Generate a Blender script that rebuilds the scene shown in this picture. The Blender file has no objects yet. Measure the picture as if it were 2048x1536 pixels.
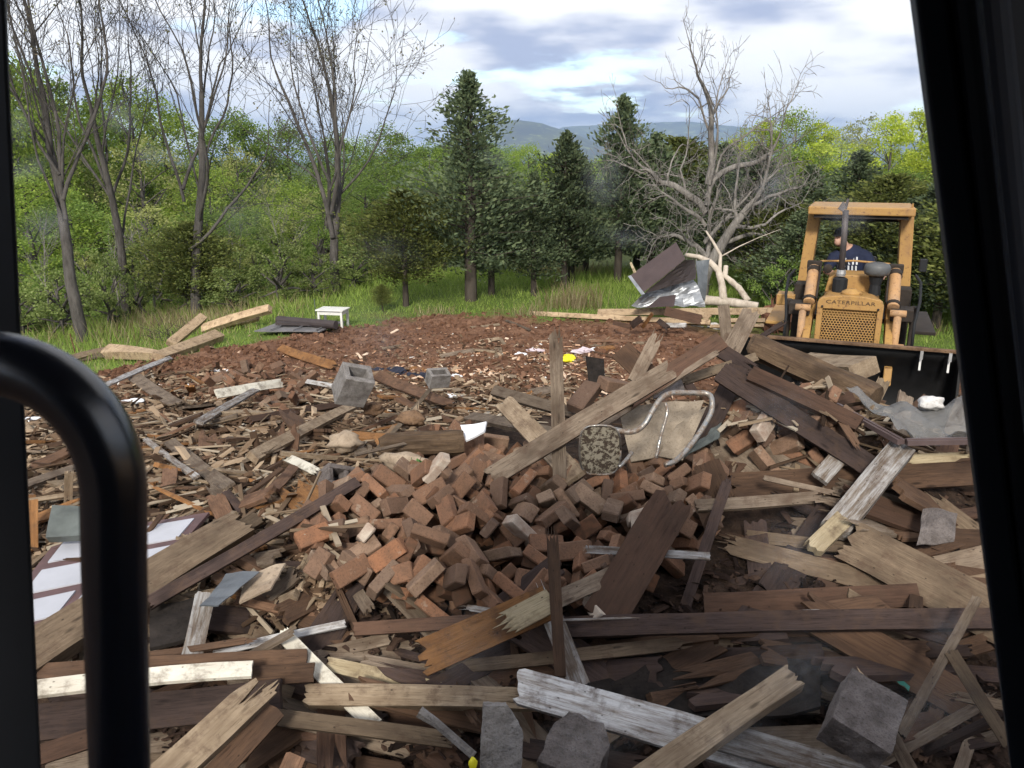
import bpy, bmesh, math, random
from mathutils import Vector, Matrix, noise
R = math.radians
scene = bpy.context.scene
col = scene.collection
rng = random.Random(7)

# ------------------------------------------------------------------ camera
PITCH, CAMZ, FPX = R(15.6), 3.3, 1600.0
cd = bpy.data.cameras.new('camera'); cam = bpy.data.objects.new('camera', cd); col.objects.link(cam)
cam.location = (0, 0, CAMZ); cam.rotation_euler = (R(90) - PITCH, 0, 0)
cd.sensor_width = 36; cd.lens = FPX / 2048 * 36; cd.clip_start = .05; cd.clip_end = 40000
cd.dof.use_dof = True; cd.dof.focus_distance = 7.0; cd.dof.aperture_fstop = 14
scene.camera = cam

# ------------------------------------------------------------------ world and sun
SUN_EL, SUN_AZ = R(33), R(188)      # azimuth clockwise from +Y; the sun stands behind the camera
w = bpy.data.worlds.new('World'); scene.world = w; w.use_nodes = True
nt = w.node_tree; nt.nodes.clear()
def wn(t, **k):
    n = nt.nodes.new(t)
    for a, b in k.items(): setattr(n, a, b)
    return n
def wl(a, b): nt.links.new(a, b)
def wmath(op, a, b=None):
    n = wn('ShaderNodeMath', operation=op)
    for i, v in enumerate((a, b)):
        if v is None: continue
        if isinstance(v, (int, float)): n.inputs[i].default_value = v
        else: wl(v, n.inputs[i])
    return n.outputs[0]
sky = wn('ShaderNodeTexSky', sky_type='NISHITA', sun_disc=False, sun_elevation=SUN_EL, sun_rotation=SUN_AZ)
bg_sky = wn('ShaderNodeBackground'); bg_sky.inputs[1].default_value = .15
wl(sky.outputs[0], bg_sky.inputs[0])
tc = wn('ShaderNodeTexCoord'); sep = wn('ShaderNodeSeparateXYZ'); wl(tc.outputs['Generated'], sep.inputs[0])
zz = wmath('ADD', wmath('MAXIMUM', sep.outputs[2], 0.0), .17)
comb = wn('ShaderNodeCombineXYZ')
wl(wmath('DIVIDE', sep.outputs[0], zz), comb.inputs[0]); wl(wmath('DIVIDE', sep.outputs[1], zz), comb.inputs[1])
mp = wn('ShaderNodeMapping'); mp.inputs['Location'].default_value = (3.3, 1.7, 0); mp.inputs['Scale'].default_value = (1.0, 1.0, 1)
wl(comb.outputs[0], mp.inputs[0])
def wnoise(scale, detail, off=0.0, rough=.55):
    n = wn('ShaderNodeTexNoise'); n.inputs['Scale'].default_value = scale; n.inputs['Detail'].default_value = detail; n.inputs['Roughness'].default_value = rough
    m = wn('ShaderNodeMapping'); m.inputs['Location'].default_value = (off, off * .7, off * .3); wl(mp.outputs[0], m.inputs[0]); wl(m.outputs[0], n.inputs['Vector'])
    return n.outputs[0]
def wramp(v, p0, p1, c0=(0, 0, 0, 1), c1=(1, 1, 1, 1)):
    r = wn('ShaderNodeValToRGB'); e = r.color_ramp.elements; e[0].position, e[1].position = p0, p1; e[0].color, e[1].color = c0, c1
    r.color_ramp.interpolation = 'EASE'; wl(v, r.inputs[0]); return r.outputs[0]
cover = wramp(wnoise(1.2, 7, 0), .37, .46)
shade = wramp(wnoise(1.6, 6, 5.3, .5), .44, .66, (1.0, .985, 1.0, 1), (.40, .44, .60, 1))
bg_cloud = wn('ShaderNodeBackground'); bg_cloud.inputs[1].default_value = .72
wl(shade, bg_cloud.inputs[0])
mix = wn('ShaderNodeMixShader'); wl(cover, mix.inputs[0]); wl(bg_sky.outputs[0], mix.inputs[1]); wl(bg_cloud.outputs[0], mix.inputs[2])
out = wn('ShaderNodeOutputWorld'); wl(mix.outputs[0], out.inputs[0])

sd = bpy.data.lights.new('sun', 'SUN'); sun = bpy.data.objects.new('sun', sd); col.objects.link(sun)
sd.energy = 2.7; sd.angle = R(10); sd.color = (1, .95, .87)
sdir = Vector((math.sin(SUN_AZ) * math.cos(SUN_EL), math.cos(SUN_AZ) * math.cos(SUN_EL), math.sin(SUN_EL)))
sun.rotation_euler = sdir.to_track_quat('Z', 'Y').to_euler()

vs = scene.view_settings; vs.view_transform = 'Standard'; vs.look = 'None'; vs.gamma = 1; vs.exposure = 0.98
try: vs.use_curve_mapping = False
except Exception: pass
scene.render.engine = 'CYCLES'
cy = scene.cycles
cy.use_denoising = True; cy.max_bounces = 5; cy.diffuse_bounces = 2; cy.glossy_bounces = 2; cy.transmission_bounces = 3
cy.transparent_max_bounces = 8; cy.volume_bounces = 0; cy.caustics_reflective = False; cy.caustics_refractive = False
cy.use_adaptive_sampling = True; cy.adaptive_threshold = .02

# ------------------------------------------------------------------ helpers
def ray(px, py):
    s, c = math.sin(PITCH), math.cos(PITCH)
    u, v = (px - 1024) / FPX, (py - 768) / FPX
    return Vector((u, c - v * s, -s - v * c))
def proj(p):
    s, c = math.sin(PITCH), math.cos(PITCH)
    q = Vector(p) - Vector((0, 0, CAMZ)); d = q.y * c - q.z * s
    return Vector((1024 + FPX * q.x / d, 768 - FPX * (q.y * s + q.z * c) / d)), d
def lerp(a, b, t): return a + (b - a) * t
def sstep(a, b, x):
    t = min(1, max(0, (x - a) / (b - a))); return t * t * (3 - 2 * t)
def interp(tab, x):
    if x <= tab[0][0]: return tab[0][1]
    for (x0, y0), (x1, y1) in zip(tab, tab[1:]):
        if x < x1: return lerp(y0, y1, sstep(0, 1, (x - x0) / (x1 - x0)) * .5 + .5 * (x - x0) / (x1 - x0))
    return tab[-1][1]
PILE = [(0, .05), (2, .45), (2.9, .72), (3.8, 1.10), (4.6, 1.2), (5.6, 1.06), (7, .84), (9, .47), (11, .2), (13, .05), (15, 0)]
PILE_R = [(0, .05), (2, .45), (2.9, .72), (3.8, 1.1), (4.8, 1.3), (5.7, 1.28), (6.6, .85), (7.5, .3), (8.6, .06), (10, 0)]
BORDER = [(-30, 10), (-9, 11.8), (-7.1, 12.3), (-5.8, 13.1), (-5.2, 14.0), (-4.1, 15.2), (-2.4, 16.6), (-.3, 17.0), (.8, 16.3), (2.9, 16.2), (4.6, 14.5), (7.6, 13.2), (9, 12), (30, 9)]
def H(x, y):
    a, b = interp(PILE, y), interp(PILE_R, y)
    z = lerp(a, b, sstep(1.1, 2.2, x)) * sstep(-9.5, -6.0, x) * (1 - sstep(5, 8, x))
    z += .40 * math.exp(-((x - 2.0) / .95) ** 2 - ((y - 5.75) / .75) ** 2)
    z += .10 * math.exp(-((x + 2.6) / .9) ** 2 - ((y - 7.6) / .8) ** 2)
    if y > 9: z += .10 * sstep(13, 20, y) * sstep(-6, 0, x)
    # the land drops away beyond the clearing, more steeply to the left
    d = max(0, y - 23); z -= .085 * d * math.exp(-d / 160.0) if d < 160 else .085 * 160 * math.exp(-1)
    z -= .9 * sstep(-3.5, -12, x) * sstep(12, 30, y) + .35 * sstep(-5, -8, x) * sstep(10, 15, y)
    return z
def P(px, py, lift=.0):
    d = ray(px, py); o = Vector((0, 0, CAMZ)); t0 = t = 1.2; p = o + d * t
    while t < 400:
        p = o + d * t; g = p.z - H(p.x, p.y) - lift
        if g <= 0: break
        t0 = t; t += max(.03, min(g * .7, 4))
    for _ in range(8):
        m = (t0 + t) / 2; p = o + d * m
        if p.z <= H(p.x, p.y) + lift: t = m
        else: t0 = m
    return o + d * t
def Q(px, py, y):
    d = ray(px, py); return Vector((0, 0, CAMZ)) + d * (y / d.y)
def E(e): return Q(e[0], e[1], e[3]) if len(e) == 4 else P(*e)

class MB:
    def __init__(s): s.v, s.f, s.m = [], [], []
    def add(s, vs_, fs, mi=0):
        b = len(s.v); s.v += [tuple(v) for v in vs_]; s.f += [tuple(b + i for i in f) for f in fs]; s.m += [mi] * len(fs); return s
    def box(s, c, size, rot=None, mi=0, taper=1.0):
        hx, hy, hz = size[0] / 2, size[1] / 2, size[2] / 2
        vs_ = [Vector((x * (taper if z > 0 else 1), y * (taper if z > 0 else 1), z)) for z in (-hz, hz) for x, y in ((-hx, -hy), (hx, -hy), (hx, hy), (-hx, hy))]
        if rot is not None: vs_ = [rot @ v for v in vs_]
        vs_ = [v + Vector(c) for v in vs_]
        return s.add(vs_, [(3, 2, 1, 0), (4, 5, 6, 7), (0, 1, 5, 4), (1, 2, 6, 5), (2, 3, 7, 6), (3, 0, 4, 7)], mi)
    def tube(s, pts, rad, n=8, cap=True, mi=0):
        pts = [Vector(p) for p in pts]
        if isinstance(rad, (int, float)): rad = [rad] * len(pts)
        vs_, fs = [], []; up = None
        for i, p in enumerate(pts):
            t = (pts[min(i + 1, len(pts) - 1)] - pts[max(i - 1, 0)])
            t = t.normalized() if t.length > 1e-9 else Vector((0, 0, 1))
            if up is None: up = t.orthogonal().normalized()
            up = (up - t * up.dot(t)); up = up.normalized() if up.length > 1e-6 else t.orthogonal().normalized()
            sd_ = t.cross(up)
            for k in range(n):
                a = 2 * math.pi * k / n; vs_.append(p + (up * math.cos(a) + sd_ * math.sin(a)) * rad[i])
        for i in range(len(pts) - 1):
            for k in range(n):
                a, b = i * n + k, i * n + (k + 1) % n; fs.append((a, b, b + n, a + n))
        if cap: fs += [tuple(range(n - 1, -1, -1)), tuple((len(pts) - 1) * n + k for k in range(n))]
        return s.add(vs_, fs, mi)
    def lathe(s, c, prof, n=16, axis='z', mi=0):
        vs_, fs = [], []
        for r, h in prof:
            for k in range(n):
                a = 2 * math.pi * k / n; x, y = r * math.cos(a), r * math.sin(a)
                vs_.append(Vector(c) + (Vector((x, y, h)) if axis == 'z' else Vector((x, -h, y)) if axis == 'y' else Vector((h, x, y))))
        for i in range(len(prof) - 1):
            for k in range(n):
                a, b = i * n + k, i * n + (k + 1) % n; fs.append((a, b, b + n, a + n))
        fs += [tuple(range(n - 1, -1, -1)), tuple((len(prof) - 1) * n + k for k in range(n))]
        return s.add(vs_, fs, mi)
    def blob(s, c, r, seed=0, amp=.15, nu=12, nv=8, mi=0):
        vs_, fs = [], []; r = Vector(r) if not isinstance(r, (int, float)) else Vector((r, r, r))
        for j in range(nv + 1):
            th = math.pi * j / nv
            for i in range(nu):
                ph = 2 * math.pi * i / nu; d = Vector((math.sin(th) * math.cos(ph), math.sin(th) * math.sin(ph), math.cos(th)))
                k = 1 + amp * noise.noise(d * 1.7 + Vector((seed * 3.1, seed, 0)))
                vs_.append(Vector(c) + Vector((d.x * r.x, d.y * r.y, d.z * r.z)) * k)
        for j in range(nv):
            for i in range(nu):
                a, b = j * nu + i, j * nu + (i + 1) % nu; fs.append((a, a + nu, b + nu, b))
        return s.add(vs_, fs, mi)
    def prism(s, poly, h0, h1, frame=None, mi=0):
        """poly in (a, b), extruded h0..h1 along the third axis of frame (4x4)"""
        fr = frame or Matrix.Identity(4); n = len(poly)
        vs_ = [fr @ Vector((a, b, h)) for h in (h0, h1) for a, b in poly]
        fs = [tuple(range(n - 1, -1, -1)), tuple(range(n, 2 * n))] + [(i, (i + 1) % n, n + (i + 1) % n, n + i) for i in range(n)]
        return s.add(vs_, fs, mi)
    def mesh(s, name, mats, smooth=False):
        me = bpy.data.meshes.new(name); me.from_pydata(s.v, [], s.f)
        for m in (mats if isinstance(mats, (list, tuple)) else [mats]): me.materials.append(M[m] if isinstance(m, str) else m)
        if any(s.m): me.polygons.foreach_set('material_index', s.m)
        if smooth: me.polygons.foreach_set('use_smooth', [True] * len(s.f))
        me.update(); return me
    def build(s, name, mats, parent=None, smooth=False, bevel=0):
        o = bpy.data.objects.new(name, s.mesh(name, mats, smooth)); col.objects.link(o); o.parent = parent
        if bevel:
            b = o.modifiers.new('bevel', 'BEVEL'); b.width = bevel; b.segments = 2; b.limit_method = 'ANGLE'; b.angle_limit = R(40)
        return o
def tag(o, label=None, cat=None, group=None, kind=None):
    for k, v in (('label', label), ('category', cat), ('group', group), ('kind', kind)):
        if v: o[k] = v
    return o
def empty(name, loc=(0, 0, 0), rz=0, label=None, cat=None, group=None):
    o = bpy.data.objects.new(name, None); o.empty_display_size = .1; col.objects.link(o); o.location = loc; o.rotation_euler = (0, 0, rz)
    return tag(o, label, cat, group)
def dup(o, parent=None):
    c = o.copy(); col.objects.link(c); c.parent = parent
    for ch in list(o.children): dup(ch, c)
    return c

# ------------------------------------------------------------------ materials
M = {}
class NT:
    def __init__(s, name):
        s.m = bpy.data.materials.new(name); s.m.use_nodes = True; s.t = s.m.node_tree; s.t.nodes.clear()
        s.o = s.n('ShaderNodeOutputMaterial'); M[name] = s.m
    def n(s, t, **k):
        x = s.t.nodes.new(t)
        for a, b in k.items(): setattr(x, a, b)
        return x
    def l(s, a, b): s.t.links.new(a, b)
    def set(s, sock, v):
        if isinstance(v, (int, float)): sock.default_value = v
        elif isinstance(v, tuple): sock.default_value = v if len(v) == len(sock.default_value) else (*v, 1)
        else: s.l(v, sock)
    def math(s, op, a, b=0.0, clamp=False):
        x = s.n('ShaderNodeMath', operation=op, use_clamp=clamp); s.set(x.inputs[0], a); s.set(x.inputs[1], b); return x.outputs[0]
    def coord(s, kind='Object', scale=(1, 1, 1), rnd=True):
        c = s.n('ShaderNodeTexCoord').outputs[kind] if kind != 'Position' else s.n('ShaderNodeNewGeometry').outputs['Position']
        m = s.n('ShaderNodeMapping'); m.inputs['Scale'].default_value = scale; s.l(c, m.inputs[0])
        if not rnd: return m.outputs[0]
        a = s.n('ShaderNodeVectorMath', operation='ADD'); s.l(m.outputs[0], a.inputs[0])
        b = s.n('ShaderNodeVectorMath', operation='SCALE'); b.inputs[0].default_value = (37, 19, 53); s.l(s.rand(), b.inputs['Scale']); s.l(b.outputs[0], a.inputs[1])
        return a.outputs[0]
    def rand(s): return s.n('ShaderNodeObjectInfo').outputs['Random']
    def island(s): return s.n('ShaderNodeNewGeometry').outputs['Random Per Island']
    def noise(s, vec, scale=5, detail=4, rough=.55):
        x = s.n('ShaderNodeTexNoise'); s.l(vec, x.inputs['Vector']); x.inputs['Scale'].default_value = scale; x.inputs['Detail'].default_value = detail; x.inputs['Roughness'].default_value = rough
        return x.outputs[0]
    def ramp(s, v, *stops):
        x = s.n('ShaderNodeValToRGB'); cr = x.color_ramp
        while len(cr.elements) < len(stops): cr.elements.new(.5)
        for e, (p, c) in zip(cr.elements, stops):
            e.position = p; e.color = (c, c, c, 1) if isinstance(c, (int, float)) else (*c, 1)
        s.l(v, x.inputs[0]); return x.outputs[0]
    def mix(s, f, a, b, mode='MIX'):
        x = s.n('ShaderNodeMix', data_type='RGBA', blend_type=mode); s.set(x.inputs[0], f); s.set(x.inputs[6], a); s.set(x.inputs[7], b); return x.outputs[2]
    def bump(s, h, strength=.3, dist=.01):
        x = s.n('ShaderNodeBump'); x.inputs['Strength'].default_value = strength; x.inputs['Distance'].default_value = dist; s.l(h, x.inputs['Height']); return x.outputs[0]
    def bsdf(s, color, rough=.8, metal=0.0, normal=None, spec=.3):
        x = s.n('ShaderNodeBsdfPrincipled'); s.set(x.inputs['Base Color'], color); s.set(x.inputs['Roughness'], rough); s.set(x.inputs['Metallic'], metal)
        x.inputs['Specular IOR Level'].default_value = spec
        if normal is not None: s.l(normal, x.inputs['Normal'])
        s.l(x.outputs[0], s.o.inputs[0]); return x

def sc(c, k): return tuple(max(0, v * k) for v in c)
def wood(name, base, dark, paint=None, cover=.5, grain=1.0, var=.35):
    t = NT(name); v = t.coord('Object', (3, 42, 42)); g = t.noise(v, 1.6, 5, .65)
    fine = t.noise(t.coord('Object', (9, 190, 190)), 1, 3, .6)
    big = t.noise(t.coord('Object', (2.2, 4, 4)), 1.7, 4)
    c = t.mix(t.ramp(g, (.22, .12), (.80, 1.)), dark, base)
    c = t.mix(t.ramp(fine, (.34, .5), (.44, 0.)), c, sc(dark, .4))
    c = t.mix(t.ramp(big, (.46, 0.), (.70, .8)), c, sc(dark, .8))
    knots = t.n('ShaderNodeTexVoronoi'); t.l(t.coord('Object', (3.0, 11, 11)), knots.inputs['Vector']); knots.inputs['Scale'].default_value = 1.2
    c = t.mix(t.ramp(knots.outputs['Distance'], (.05, .75), (.14, 0.)), c, sc(dark, .3))
    if paint:
        pm = t.noise(t.coord('Object', (2.6, 30, 30)), 1.3, 7, .75)
        pc = t.mix(t.ramp(big, (.4, 0.), (.75, .45)), paint, sc(dark, 1.1))
        c = t.mix(t.ramp(pm, (cover - .10, 1.), (cover + .10, 0.)), c, pc)
    dirt = t.noise(t.coord('Object', (6, 6, 6)), 1.6, 6, .7)
    c = t.mix(t.ramp(dirt, (.50, 0.), (.68, .72)), c, (.070, .043, .029))
    spots = t.n('ShaderNodeTexVoronoi'); t.l(t.coord('Object', (14, 26, 26)), spots.inputs['Vector']); spots.inputs['Scale'].default_value = 1.0
    c = t.mix(t.ramp(spots.outputs['Distance'], (.05, .85), (.10, 0.)), c, (.02, .014, .011))
    hv = t.math('ADD', t.math('MULTIPLY', t.rand(), 2 * var), 1 - var)
    c = t.mix(1.0, c, hv, 'MULTIPLY')
    h = t.math('ADD', g, t.math('MULTIPLY', fine, .7))
    t.bsdf(c, .85, 0, t.bump(h, .55 * grain, .006), .15)
wood('wood_grey', (.225, .175, .13), (.075, .052, .036))
wood('wood_tan', (.300, .232, .160), (.135, .092, .058))
wood('wood_fresh', (.52, .39, .255), (.31, .21, .125), var=.2)
wood('wood_orange', (.30, .150, .058), (.15, .068, .028), var=.2)
wood('wood_brown', (.125, .072, .043), (.045, .027, .019))
wood('wood_dark', (.075, .050, .042), (.026, .018, .016))
wood('wood_maroon', (.100, .058, .040), (.036, .021, .015), (.100, .056, .037), .52)
wood('wood_umber_shade', (.190, .138, .092), (.080, .056, .038))  # darker brown tan: the cab's shade is put into the board colour
wood('wood_log', (.17, .112, .068), (.048, .031, .020), grain=1.6)
wood('wood_white', (.21, .16, .115), (.09, .06, .042), (.52, .51, .50), .55, var=.15)
wood('wood_cream', (.33, .26, .18), (.15, .10, .062), (.60, .56, .47), .66, var=.12)
wood('wood_worn_white', (.20, .16, .125), (.085, .062, .047), (.36, .35, .34), .47, var=.15)
wood('wood_splinter', (.43, .36, .24), (.24, .18, .105), var=.2)
wood('wood_brick_dust', (.20, .115, .07), (.085, .045, .028), var=.3)

t = NT('brick')
big = t.noise(t.coord('Object', (9, 9, 9)), 1.3, 4); fine = t.noise(t.coord('Object', (60, 60, 60)), 1.5, 4)
c = t.ramp(t.rand(), (0., (.095, .062, .046)), (.2, (.155, .090, .058)), (.4, (.190, .096, .056)), (.6, (.150, .105, .076)), (.8, (.235, .108, .057)), (1., (.22, .155, .11)))
c = t.mix(t.ramp(big, (.4, 0.), (.7, .55)), c, (.085, .055, .038))
c = t.mix(t.ramp(t.noise(t.coord('Object', (7, 7, 7)), 1.7, 5, .7), (.62, 0.), (.68, .6)), c, (.26, .205, .155))
c = t.mix(t.ramp(fine, (.3, .5), (.5, 0.)), c, (.06, .035, .025))
t.bsdf(c, .92, 0, t.bump(t.math('ADD', fine, big), .5, .006), .15)
t = NT('mortar_brick')
c = t.mix(t.ramp(t.noise(t.coord('Object', (9, 9, 9)), 1.2, 5, .7), (.25, 0.), (.62, 1.)), (.19, .105, .07), (.40, .335, .27))
t.bsdf(c, .95, 0, None, .1)

def stony(name, a, b, scale=8, bump=.5, green=None):
    t = NT(name); v = t.coord('Object', (1, 1, 1)); n1 = t.noise(v, scale, 6, .65); n2 = t.noise(v, scale * 9, 3, .6)
    c = t.mix(t.ramp(n1, (.35, 0.), (.68, 1.)), a, b); c = t.mix(t.ramp(n2, (.28, .6), (.46, 0.)), c, sc(a, .45))
    t.bsdf(c, .93, 0, t.bump(t.math('ADD', n1, n2), bump, .01), .15)
stony('concrete', (.125, .11, .10), (.27, .25, .235), 11, .8); stony('concrete_dark', (.075, .062, .056), (.175, .15, .14), 12, .9)
stony('rotten_log', (.085, .050, .030), (.22, .135, .080), 6, .8); stony('plaster', (.42, .39, .36), (.66, .64, .62), 6)
stony('cardboard', (.23, .17, .12), (.36, .285, .21), 5, .2); stony('board_tan', (.17, .135, .10), (.29, .235, .175), 9, .4)
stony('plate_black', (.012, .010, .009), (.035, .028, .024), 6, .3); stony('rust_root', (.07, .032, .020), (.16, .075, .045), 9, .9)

def flat(name, c, rough=.6, metal=0.0, var=.12, spec=.4, scale=7):
    t = NT(name); n1 = t.noise(t.coord('Object'), scale, 5, .65)
    t.bsdf(t.mix(t.ramp(n1, (.32, 0.), (.7, 1.)), sc(c, 1 - var), sc(c, 1 + var)), rough, metal, None, spec)
flat('white_paint', (.62, .61, .56), .55); flat('white_plastic', (.72, .72, .74), .45); flat('yellow_plastic', (.70, .62, .02), .5)
flat('cloth_blue', (.018, .020, .035), .9, var=.4); flat('cloth_pink', (.52, .44, .47), .9, var=.2); flat('leaf_green', (.04, .12, .02), .6)
flat('door_maroon', (.095, .052, .050), .6, var=.25); flat('door_panel', (.40, .40, .43), .55, var=.06); flat('green_metal', (.105, .115, .105), .5, .3, .3)
flat('teal_tape', (.05, .22, .17), .5); flat('bare_steel', (.40, .39, .38), .45, .6, .3); flat('black_rubber', (.008, .0085, .010), .75)
flat('cab_dim_black', (.006, .0065, .008), .55, spec=.25); flat('cab_seal', (.012, .014, .019), .7, spec=.2); flat('handle_black', (.006, .007, .011), .27, spec=.9)  # cab frame near black: the dim interior is put into its colour
flat('skin', (.42, .24, .17), .6, var=.06); flat('shirt_navy', (.012, .017, .042), .9, var=.2); flat('shirt_print', (.55, .56, .58), .9); flat('cap_black', (.010, .010, .012), .9)
flat('glove_white', (.50, .48, .45), .9, var=.2); flat('jeans', (.035, .05, .09), .9, var=.2); flat('seat_vinyl', (.012, .012, .012), .6)
flat('stack_metal', (.085, .072, .070), .65, .35, .35); flat('letter_brown', (.060, .034, .022), .8, var=.3); flat('precleaner', (.085, .085, .085), .55, .1, .2)
flat('machine_dark', (.028, .020, .015), .8, .2, .5); flat('bucket_shaded', (.0075, .0070, .0072), .6, .3, .5, .3); flat('screen_frame', (.085, .058, .055), .5, var=.25)  # bucket steel near black: the shadow inside is put into the colour

t = NT('cat_yellow')
n1 = t.noise(t.coord('Object'), 3.5, 6, .7); n2 = t.noise(t.coord('Object'), 22, 5, .7)
c = t.mix(t.ramp(n1, (.35, 0.), (.7, 1.)), (.36, .205, .062), (.32, .175, .060))
c = t.mix(t.ramp(n2, (.56, 0.), (.66, .8)), c, (.12, .055, .028)); c = t.mix(t.ramp(n1, (.54, 0.), (.78, .6)), c, (.20, .115, .06)); c = t.mix(t.ramp(t.noise(t.coord('Object', (9, 9, 1.2)), 1.6, 5, .7), (.56, 0.), (.72, .55)), c, (.16, .085, .045))
t.bsdf(c, .62, 0, t.bump(n2, .1, .003), .35)
t = NT('cat_faded')
n1 = t.noise(t.coord('Object'), 5, 6, .7); n2 = t.noise(t.coord('Object'), 30, 5, .7)
c = t.mix(t.ramp(n1, (.35, 0.), (.7, 1.)), (.41, .23, .10), (.37, .225, .13)); c = t.mix(t.ramp(n2, (.54, 0.), (.66, .75)), c, (.15, .075, .042)); c = t.mix(t.ramp(n1, (.5, 0.), (.7, .6)), c, (.24, .16, .10))
t.bsdf(c, .7, 0, None, .3)

def metal_sheet(name, a, b, metal, rough):
    t = NT(name); n1 = t.noise(t.coord('Object'), 3, 6, .7); n2 = t.noise(t.coord('Object'), 12, 4, .7)
    c = t.mix(t.ramp(n1, (.35, 0.), (.65, 1.)), a, b); t.bsdf(c, t.math('ADD', t.math('MULTIPLY', n2, .4), rough), metal, t.bump(n1, .25, .02), .4)
metal_sheet('roof_brown', (.050, .033, .031), (.068, .045, .042), 0, .40); metal_sheet('roof_under', (.030, .022, .022), (.05, .038, .036), 0, .5)
metal_sheet('zinc', (.22, .225, .235), (.40, .405, .415), .55, .25); metal_sheet('zinc_dull', (.12, .115, .118), (.20, .19, .19), .2, .45)
metal_sheet('grey_flashing', (.10, .11, .12), (.17, .18, .19), .4, .35)
t = NT('chrome_rusty'); n1 = t.noise(t.coord('Object'), 22, 6, .75)
f = t.ramp(n1, (.40, 0.), (.60, 1.)); t.bsdf(t.mix(f, (.36, .35, .33), (.15, .098, .064)), t.math('ADD', t.math('MULTIPLY', f, .5), .28), t.math('SUBTRACT', 1.0, f), None, .4)
t = NT('seat_worn'); n1 = t.noise(t.coord('Object'), 34, 6, .75)
t.bsdf(t.mix(t.ramp(n1, (.46, 0.), (.52, 1.)), (.30, .265, .20), (.060, .042, .030)), .8)
t = NT('screen_mesh'); p = t.bsdf(t.mix(t.noise(t.coord('Object'), 5, 4), (.13, .125, .12), (.24, .235, .23)), .75, .1)
tr = t.n('ShaderNodeBsdfTransparent'); ms = t.n('ShaderNodeMixShader'); ms.inputs[0].default_value = .5; t.l(tr.outputs[0], ms.inputs[1]); t.l(p.outputs[0], ms.inputs[2]); t.l(ms.outputs[0], t.o.inputs[0])

def bark(name, a, b, scale=14):
    t = NT(name); n1 = t.noise(t.coord('Object', (1, 1, .25)), scale, 5, .7); n2 = t.noise(t.coord('Object', (1, 1, 1)), 1.3, 3)
    c = t.mix(t.ramp(n1, (.3, 0.), (.68, 1.)), a, b); c = t.mix(t.ramp(n2, (.45, 0.), (.7, .5)), c, sc(b, 1.25)); t.bsdf(c, .95, 0, t.bump(n1, .7, .03), .1)
bark('bark_grey', (.036, .032, .029), (.105, .094, .085)); bark('bark_dark', (.030, .024, .019), (.08, .066, .054)); bark('bark_dead', (.075, .066, .058), (.27, .245, .22)); bark('wood_bleached', (.26, .21, .165), (.52, .45, .37), 9)
def leaf(name, cols, trans=.35):
    t = NT(name); c = t.ramp(t.island(), *[(i / max(1, len(cols) - 1), k) for i, k in enumerate(cols)])
    hv = t.math('ADD', t.math('MULTIPLY', t.rand(), .5), .75); c = t.mix(1.0, c, hv, 'MULTIPLY')
    d = t.n('ShaderNodeBsdfDiffuse'); t.l(c, d.inputs[0]); r_ = t.n('ShaderNodeBsdfTranslucent'); t.l(c, r_.inputs[0])
    m = t.n('ShaderNodeMixShader'); m.inputs[0].default_value = trans; t.l(d.outputs[0], m.inputs[1]); t.l(r_.outputs[0], m.inputs[2]); t.l(m.outputs[0], t.o.inputs[0])
leaf('leaf_spring', [(.15, .23, .045), (.25, .34, .065), (.37, .45, .10)], .5); leaf('leaf_lime_sunlit', [(.24, .32, .035), (.37, .44, .055), (.50, .54, .10)], .45)  # lime leaves: spring green, lightened with sunlight put into the colour
leaf('leaf_mid', [(.11, .175, .045), (.18, .26, .06), (.27, .35, .10)], .5); leaf('leaf_olive', [(.20, .22, .07), (.31, .33, .11), (.42, .43, .18)], .5)  # woodland greens lightened: hazy glare of the glass put into the colour
leaf('leaf_cedar', [(.070, .094, .055), (.108, .140, .074), (.165, .195, .10)], .35); leaf('leaf_cedar_warm', [(.075, .092, .028), (.12, .138, .040), (.18, .19, .06)], .35)  # cedar greens lightened, with haze put into the colour
leaf('leaf_bud', [(.14, .11, .08), (.18, .17, .10), (.22, .23, .12)]); leaf('leaf_shrub', [(.10, .14, .04), (.18, .225, .07), (.27, .31, .12)], .4)
leaf('grass', [(.16, .24, .045), (.24, .33, .07), (.34, .40, .12)], .45); leaf('dry_grass', [(.20, .15, .075), (.34, .27, .15), (.44, .37, .23)], .3)
leaf('chips', [(.040, .025, .017), (.105, .066, .042), (.21, .145, .095), (.36, .27, .185)], 0.02); leaf('shaded_litter', [(.010, .008, .007), (.026, .017, .014), (.060, .038, .028)], 0.02)  # the brown litter also carries the shade of the gaps in its colour
leaf('dirt_clod', [(.085, .044, .028), (.135, .070, .043), (.19, .108, .070)], 0.01); leaf('white_bits', [(.30, .25, .19), (.45, .41, .36), (.62, .60, .57)], 0.02); leaf('pink_bits', [(.34, .19, .11), (.45, .28, .18), (.50, .40, .31)], 0.02)

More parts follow.
